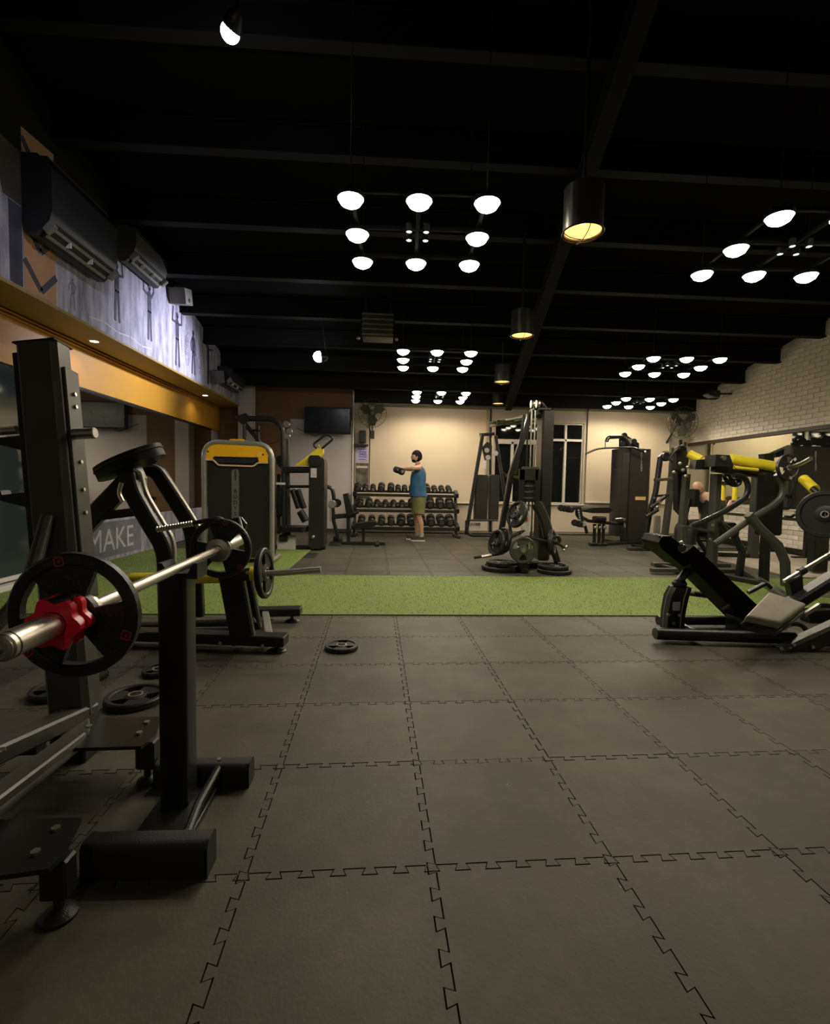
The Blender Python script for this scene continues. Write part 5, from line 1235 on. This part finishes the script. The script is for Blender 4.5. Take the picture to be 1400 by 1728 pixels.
# ================================================================== TALL TOWER AND LARGE PLATES AT THE RIGHT EDGE
Y = 6.0
t = T('cable_tower', 'dark shroud tower with pale vertical lettering at the right edge', 'gym machine', at(1375, 960, Z=0))
q0_, q1_ = at(1336, 752, Y=Y), at(1425, 752, Y=Y)
t.p('shroud', M().box(((q0_.x+q1_.x)/2, Y+.07, (q0_.z+.85)/2), (q1_.x-q0_.x, .14, q0_.z-.85), bev=.02), SHROUD)
t.p('base', M().box(((q0_.x+q1_.x)/2+.15, Y+.07, .47), (.2, .12, .88), bev=.01), BLACK)
for i, ch in enumerate('BODYSTRONG'): t.p('letter', text_m(ch, .034, at(1376, 763+i*3.3, Y=Y-.003), (1, 0, 0), (0, 0, 1), .001), PAPER)
for i in range(7): t.p('top_pulley', M().lathe([(0, -.02), (.05, -.02), (.04, 0), (.05, .02), (0, .02)], at(1342+i*10, 749-(i % 2)*4-(3 if i > 3 else 0), Y=Y+.06), (.3, 1, 0), 14), BLACK)
face(t, 'top_arm', [(1308, 764), (1340, 750), (1350, 754), (1330, 768), (1310, 772)], Y+.3, .12)
tb(t, 'side_tube', [(1339, 812), (1336, 850)], Y, .03); 
t.p('yellow_arm', M().cyl(at(1355, 808, Y=5.2), at(1374, 826, Y=5.0), .052, 20), YTUBE, 'short thick yellow tube')
for x, y in ((1330, 836), (1326, 858), (1332, 872)): tb(t, 'hook', [(x-8, y), (x+2, y+1), (x+8, y-3)], Y, .018, BLACK, .02)
t.p('plate_arm', M().cyl(at(1372, 825, Y=4.9), at(1400, 850, Y=4.6), .03, 12), BLACK)
# big plates seen at the frame edge
for k in range(3):
    c = at(1392, 868, Y=4.55)+V((.0+.062*k, .02*k, 0)); 
    plate(c, (-1, -.75, .1), .235, .055, ['largest black plate at the right edge, outermost of three on the leg press', 'large black plate at the right edge, middle of three', 'large black plate at the right edge, innermost of three'][k], rot=20+15*k, solid=True, mat_=VINYL)
# ================================================================== LEG PRESS
Y = 3.50
t = T('leg_press', 'black leg press with long inclined back pad and worn grey seat, lower right', 'gym machine', at(1200, 1078, Z=0))
def slant(name, pts, Yc, w, m=VINYL, bev=.02, parent=None):
    c = at(*pts[0], Y=Yc); return t.p(name, M().prism([((at(x, y, Y=Yc)-c).x, (at(x, y, Y=Yc)-c).z) for x, y in pts], c, (1, 0, 0), (0, 0, 1), w, bev, 3), m, parent=parent)
slant('back_pad', [(1140, 928), (1152, 917), (1262, 1020), (1276, 1036), (1270, 1054), (1254, 1058), (1150, 955)], Y, .26, PADM)
hd = slant('head_pad', [(1096, 912), (1102, 902), (1116, 902), (1148, 930), (1146, 948), (1136, 952), (1100, 922)], Y, .24, PADM)
for k in range(3): t.p('stitch_seam', M().tube([at(1106+k*5, 902+k*2.0, Y=Y-.14), at(1108+k*5, 901+k*2.0, Y=Y+.14)], .005, 6), PAPER, parent=hd)
for x, y in ((1152, 922), (1152, 930), (1149, 916), (1156, 928)): t.p('hinge_bolt', M().ball(PT((x, y), Y-.17), .016), CHROME)
t.p('hinge', M().cyl(PT((1150, 925), Y-.18), PT((1150, 925), Y+.18), .028, 12), BLACK)
# rear column: curved blade with label
colp = [(1119, 1060), (1121, 1030), (1126, 1005), (1134, 990), (1160, 990), (1154, 1010), (1149, 1035), (1147, 1060)]
cb = slant('rear_column', colp, Y-.05, .10, BLACK, .008)
t.p('column_edge', M().tube([at(x, y, Y=Y-.105) for x, y in ((1118, 1060), (1120, 1030), (1125, 1005), (1133, 989))], .005, 6), SILVER, parent=cb)
t.p('column_edge', M().tube([at(x, y, Y=Y-.105) for x, y in ((1160, 992), (1154, 1010), (1149, 1035), (1147, 1062))], .005, 6), SILVER, parent=cb)
t.p('instruction_label', M().box(at(1141, 1023, Y=Y-.105), (.055, .004, .065), bev=0), PAPER, parent=cb)
for x, y in ((1127, 1037), (1145, 1038), (1136, 1052)): t.p('bolt', hexbolt(M(), at(x, y, Y=Y-.10), (0, -1, 0), .011, .008), CHROME, parent=cb)
t.p('top_joint', M().ball(PT((1146, 985), Y-.05), .045, (1.2, 1, .8)).cyl(PT((1152, 975), Y-.1), PT((1152, 975), Y+.1), .02, 10), BLACK)
tb(t, 'support_arm', [(1148, 978), (1162, 958), (1176, 950)], Y-.02, .03, BLACK, .05)
tb(t, 'yellow_latch', [(1156, 1000), (1170, 1001)], Y+.15, .012, mat('olive_yellow', (.35, .33, .08), .5), 0)
tb(t, 'rear_tube', [(1158, 1000), (1215, 1008), (1235, 1006)], Y+.2, .022, BLACK, .05)
bq = at(1106, 1069, Z=.062); b9 = at(1340, 1077, Z=.062)
t.p('base_tube', M().tube([bq, b9], .042, 16), BLACK)
t.p('tube_cap', M().cyl(bq-V((.006, 0, 0)), bq+V((.003, 0, 0)), .038, 16), DARK)
t.p('base_tube', M().tube([(bq.x+.22, bq.y+.36, .055), (b9.x, bq.y+.36, .055)], .036, 14), BLACK)
t.p('base_cross', M().tube([(bq.x+.3, bq.y, .055), (bq.x+.3, bq.y+.36, .055)], .034, 12), BLACK)
slant('hip_block', [(1242, 1040), (1272, 1042), (1282, 1060), (1280, 1078), (1240, 1072)], Y-.05, .22, BLACK, .012)
for y in (1050,): t.p('pivot', M().lathe([(0, -.02), (.03, -.02), (.035, 0), (0, 0)], PT((1277, y), Y-.18), (0, 1, 0), 14), STEEL)
tb(t, 'pull_pin', [(1218, 1030), (1230, 1022)], Y-.15, .018, BLACK, 0)
# seat pad: a plan-view rounded quad, slightly tilted
sc_ = at(1303, 1027, Y=Y); 
tl, tr, br_, bl_ = at(1297, 998, Z=.36), at(1362, 1018, Z=.30), at(1318, 1051, Z=.25), at(1258, 1038, Z=.31)
nrm = (tr-tl).cross(bl_-tl).normalized()*(-1); nrm = nrm if nrm.z > 0 else -nrm
vs = [p for p in (tl, tr, br_, bl_)]
bm = bmesh.new(); up_ = [bm.verts.new(p) for p in vs]; dn_ = [bm.verts.new(p-nrm*.055) for p in vs]
bm.faces.new(up_); bm.faces.new(dn_[::-1])
for i in range(4): bm.faces.new((up_[i], dn_[i], dn_[(i+1) % 4], up_[(i+1) % 4]))
bmesh.ops.bevel(bm, geom=bm.edges[:], offset=.022, segments=3, affect='EDGES', profile=.6)
t.p('seat_pad', M().bm_add(bm), VINYLG, 'worn grey seat pad')
bm = bmesh.new(); k_ = 1.07; cc = (tl+tr+br_+bl_)/4; up_ = [bm.verts.new(cc+(p-cc)*k_-nrm*.05) for p in vs]; dn_ = [bm.verts.new(cc+(p-cc)*k_-nrm*.10) for p in vs]
bm.faces.new(up_); bm.faces.new(dn_[::-1])
for i in range(4): bm.faces.new((up_[i], dn_[i], dn_[(i+1) % 4], up_[(i+1) % 4]))
bmesh.ops.bevel(bm, geom=bm.edges[:], offset=.01, segments=2, affect='EDGES'); t.p('seat_tray', M().bm_add(bm), BLACK)
# sled rails climbing to the right, handles
t.p('sled_rail', M().cyl(at(1322, 981, Y=4.0), at(1450, 905, Y=4.0), .017, 14), CHROME)
t.p('rail_stop', M().cyl(at(1349, 966, Y=4.0), at(1357, 961, Y=4.0), .034, 14), BLACK)
t.p('rail_bracket', M().prism([(0, 0), (.12, .06), (.14, -.1), (.05, -.16)], at(1326, 982, Y=4.0), (1, 0, 0), (0, 0, 1), .06, .006), BLACK)
t.p('main_beam', M().tube([at(1335, 1020, Y=3.95), at(1460, 942, Y=3.95)], .05, sq=(.1, .13), up=(0, 1, 0)), BLACK)
tb(t, 'seat_rear_tube', [(1262, 1000), (1292, 984), (1300, 992)], 4.05, .02, BLACK, .05)
tb(t, 'hand_rail', [(1303, 1068), (1334, 1052), (1352, 1054), (1362, 1066), (1370, 1080)], 3.35, .018, BLACK, .06)
t.p('hand_grip', M().cyl(at(1304, 1068, Y=3.35), at(1331, 1054, Y=3.35), .019, 12), STEEL)
tb(t, 'hand_rail', [(1355, 1037), (1384, 1020), (1410, 1024)], 3.6, .018, BLACK, .05)
t.p('hand_grip', M().cyl(at(1356, 1037, Y=3.6), at(1382, 1021, Y=3.6), .019, 12), STEEL)
t.p('under_frame', M().tube([at(1290, 1070, Y=3.6), at(1350, 1085, Y=3.6), at(1440, 1060, Y=3.7)], .05, sq=(.16, .12), up=(0, 1, 0)), BLACK)
slant('lower_beam', [(1352, 1030), (1430, 1024), (1430, 1056), (1360, 1052)], 3.8, .1, BLACK, .01)
t.p('sled_tube', M().cyl(at(1384, 1004, Y=4.3), at(1430, 1009, Y=4.3), .02, 10), CHROME)
t = T('angled_foot_machine', 'dark angled footplate beam of a machine cut by the right frame edge', 'gym machine', at(1360, 1108, Z=0))
Yb = 3.12
c = at(1297, 1104, Y=Yb)
t.p('foot_plate', M().prism([((at(x, y, Y=Yb)-c).x, (at(x, y, Y=Yb)-c).z) for x, y in ((1297, 1104), (1310, 1102), (1345, 1108), (1372, 1111), (1366, 1116), (1320, 1113))], c, (1, 0, 0), (0, 0, 1), .16, .003), BLACK)
t.p('angled_beam', M().tube([at(1316, 1105, Y=Yb), at(1470, 1034, Y=Yb)], .05, sq=(.12, .10), up=(0, 1, 0)), DARK)
t.p('rear_rib', M().prism([((at(x, y, Y=Yb)-c).x, (at(x, y, Y=Yb)-c).z) for x, y in ((1345, 1106), (1400, 1080), (1470, 1075), (1470, 1112), (1370, 1112))], c+V((0, .08, 0)), (1, 0, 0), (0, 0, 1), .03, .003), BLACK)
for x, y in ((1318, 1095), (1338, 1088), (1370, 1092)): t.p('bolt', hexbolt(M(), at(x, y, Y=Yb-.06), (0, -1, .3), .012, .01), CHROME)
# low rail rack along the right wall
t = T('wall_rail_rack', 'low black rail rack in front of the mirror on the right wall', 'rack', (6.7, 8.6, 0))
for y0, y1, z in ((7.4, 9.9, .92), (7.4, 9.9, .62)): t.p('rail', M().bar((6.75, y0, z), (6.75, y1, z), .05, .05), BLACK)
for y in (7.45, 8.65, 9.85): t.p('post', M().box((6.75, y, .48), (.06, .06, .96), bev=.006), BLACK)
for y in (7.45, 8.65, 9.85): t.p('foot', M().box((6.70, y, .02), (.34, .07, .04), bev=.006), BLACK)
# ================================================================== AIR CONDITIONERS, BOXES, HEATER, CAMERA
AC = mat('ac_charcoal', (.016, .017, .019), .4, 0, .1, 4)
def ac_unit(y0, y1, zlo, label, m=AC, D=.25, H=.66):
    t = T('air_conditioner', label, 'air conditioner', (XFA, (y0+y1)/2, zlo)); X = XFA+.005; L = y1-y0
    prof = [(0, .10), (0, H), (D*.55, H), (D, H*.82), (D, .20), (D*.9, .12), (D*.45, .0), (.04, .0)]
    t.p('casing', M().prism(prof, (X, (y0+y1)/2, zlo), (1, 0, 0), (0, 0, 1), L, .008, 2), m)
    o = V((X+D*.90, 0, zlo+.10)); d2 = V((D*.45, 0, .12)).normalized()
    lv = t.p('louvre', M().bar((X+D*.72, y0+.05, zlo+.055), (X+D*.72, y1-.05, zlo+.055), .16, .012, up=(.6, 0, -.6)), MATTE)
    for k in (0, 1): t.p('vane', M().bar((X+D*(.62+.22*k), y0+.06, zlo+.018+.055*k), (X+D*(.62+.22*k), y1-.06, zlo+.018+.055*k), .03, .006, up=(.6, 0, -.6)), SILVER, parent=lv)
    for k in (.3, .62): t.p('vane_clip', M().box((X+D*.76, y0+L*k, zlo+.045), (.05, .012, .05), bev=.002), WHITE, parent=lv)
    for y in (y0+.03, y1-.03): t.p('end_cap', M().box((X+D*.80, y, zlo+.075), (.10, .05, .09), Matrix.Rotation(-.7, 3, 'Y'), .006), SILVER)
    t.p('top_grille', M().box((X+D*.45, (y0+y1)/2, zlo+H+.006), (D*.6, L-.1, .012), bev=.003), MATTE)
    return t
ac_unit(4.42, 5.42, 3.14, 'long charcoal air conditioner over the chevron panel, nearest of the row')
ac_unit(5.87, 6.65, 3.56, 'second air conditioner high on the fascia, with pale top panel', mat('ac_olive', (.035, .034, .022), .5), .22, .40)
ac_unit(9.15, 10.07, 2.85, 'third air conditioner high at the far end of the mural', AC, .24, .31)
def wbox(name, y, z, sz, label, cat, m, hole=True):
    t = T(name, label, cat, (XFA+sz[0]/2, y, z)); c = V((XFA+sz[0]/2+.004, y, z))
    t.p('cabinet', M().box(c, sz, Matrix.Rotation(.25, 3, 'X'), .015, 2), m)
    if hole: t.p('port', M().cyl(c+V((sz[0]/2-.004, 0, -.05)), c+V((sz[0]/2+.004, 0, -.05)), .03, 12), MATTE)
    t.p('bracket', M().box((XFA+.01, y, z), (.02, .08, .08), bev=.003), BLACK)
wbox('wall_speaker', 7.30, 3.70, (.24, .26, .22), 'pale grey box speaker on the fascia beyond the second air conditioner', 'speaker', mat('speaker_grey', (.16, .155, .13), .5))
wbox('junction_box', 8.92, 2.92, (.16, .28, .22), 'grey box on the mural beside the third air conditioner', 'box', mat('box_grey', (.14, .14, .15), .5), False)
wbox('wall_plate', 4.02, 3.42, (.05, .22, .26), 'pale switch box on the fascia at the left frame edge', 'box', mat('plate_cream', (.35, .33, .26), .5), False)
c = at(637, 546, Y=7.0)
t = T('ceiling_heater', 'ribbed metal heater box hung under the ceiling left of the middle grid light', 'heater', c)
HT = mat('heater_metal', (.05, .046, .035), .4, .5, .2, 6)
t.p('housing', M().box(c+V((0, .2, .0)), (.44, .3, .34), bev=.01), HT)
for k in range(5): t.p('slat', M().box(c+V((0, .04, .14-.07*k)), (.44, .05, .022), bev=.004), mat('heater_slat', (.16, .145, .10), .35, .5), parent=None)
for s_ in (-1, 1):
    t.p('side_bracket', M().tube([c+V((s_*.23, .2, .1)), c+V((s_*.25, .1, -.16)), c+V((s_*.27, .08, -.2))], .012, 8), HT); t.p('knob', M().ball(c+V((s_*.27, .06, -.19)), .025), SILVER)
    t.p('hanger', M().cyl(c+V((s_*.18, .2, .16)), V((c.x+s_*.18, c.y+.2, zc(c.y+.2)-.01)), .008, 6), BLACK)
c = at(1203, 665, Y=9.7)
t = T('security_camera', 'small dark bracket camera high on the brick wall by the beam ends', 'camera', c)
t.p('body', M().box(c, (.22, .16, .14), Matrix.Rotation(.3, 3, 'Z'), .015), BLACK); t.p('hood', M().box(c+V((-.13, -.04, -.05)), (.14, .15, .03), Matrix.Rotation(.4, 3, 'Y'), .006), SILVER)
t.p('bracket', M().cyl(c, (XR-.01, c.y, c.z+.02), .02, 8), BLACK)
c = at(535, 550, Y=8.5)
t = T('lit_ceiling_strip', 'pale ribbed strip coloured as the flood-lit bit of ceiling above the cold flood lamp', 'panel', c)
for k in range(9): t.p('rib', M().box(c+V((-.16+.04*k, 0, 0)), (.03, .16, .02), bev=.004), mat('flood_lit_lavender', (.4, .4, .46), .5))  # cold flood light on the ceiling put into the pale rib colour
t.p('hanger', M().cyl(c+V((0, 0, .01)), (c.x, c.y, zc(c.y)-.01), .008, 6), BLACK)
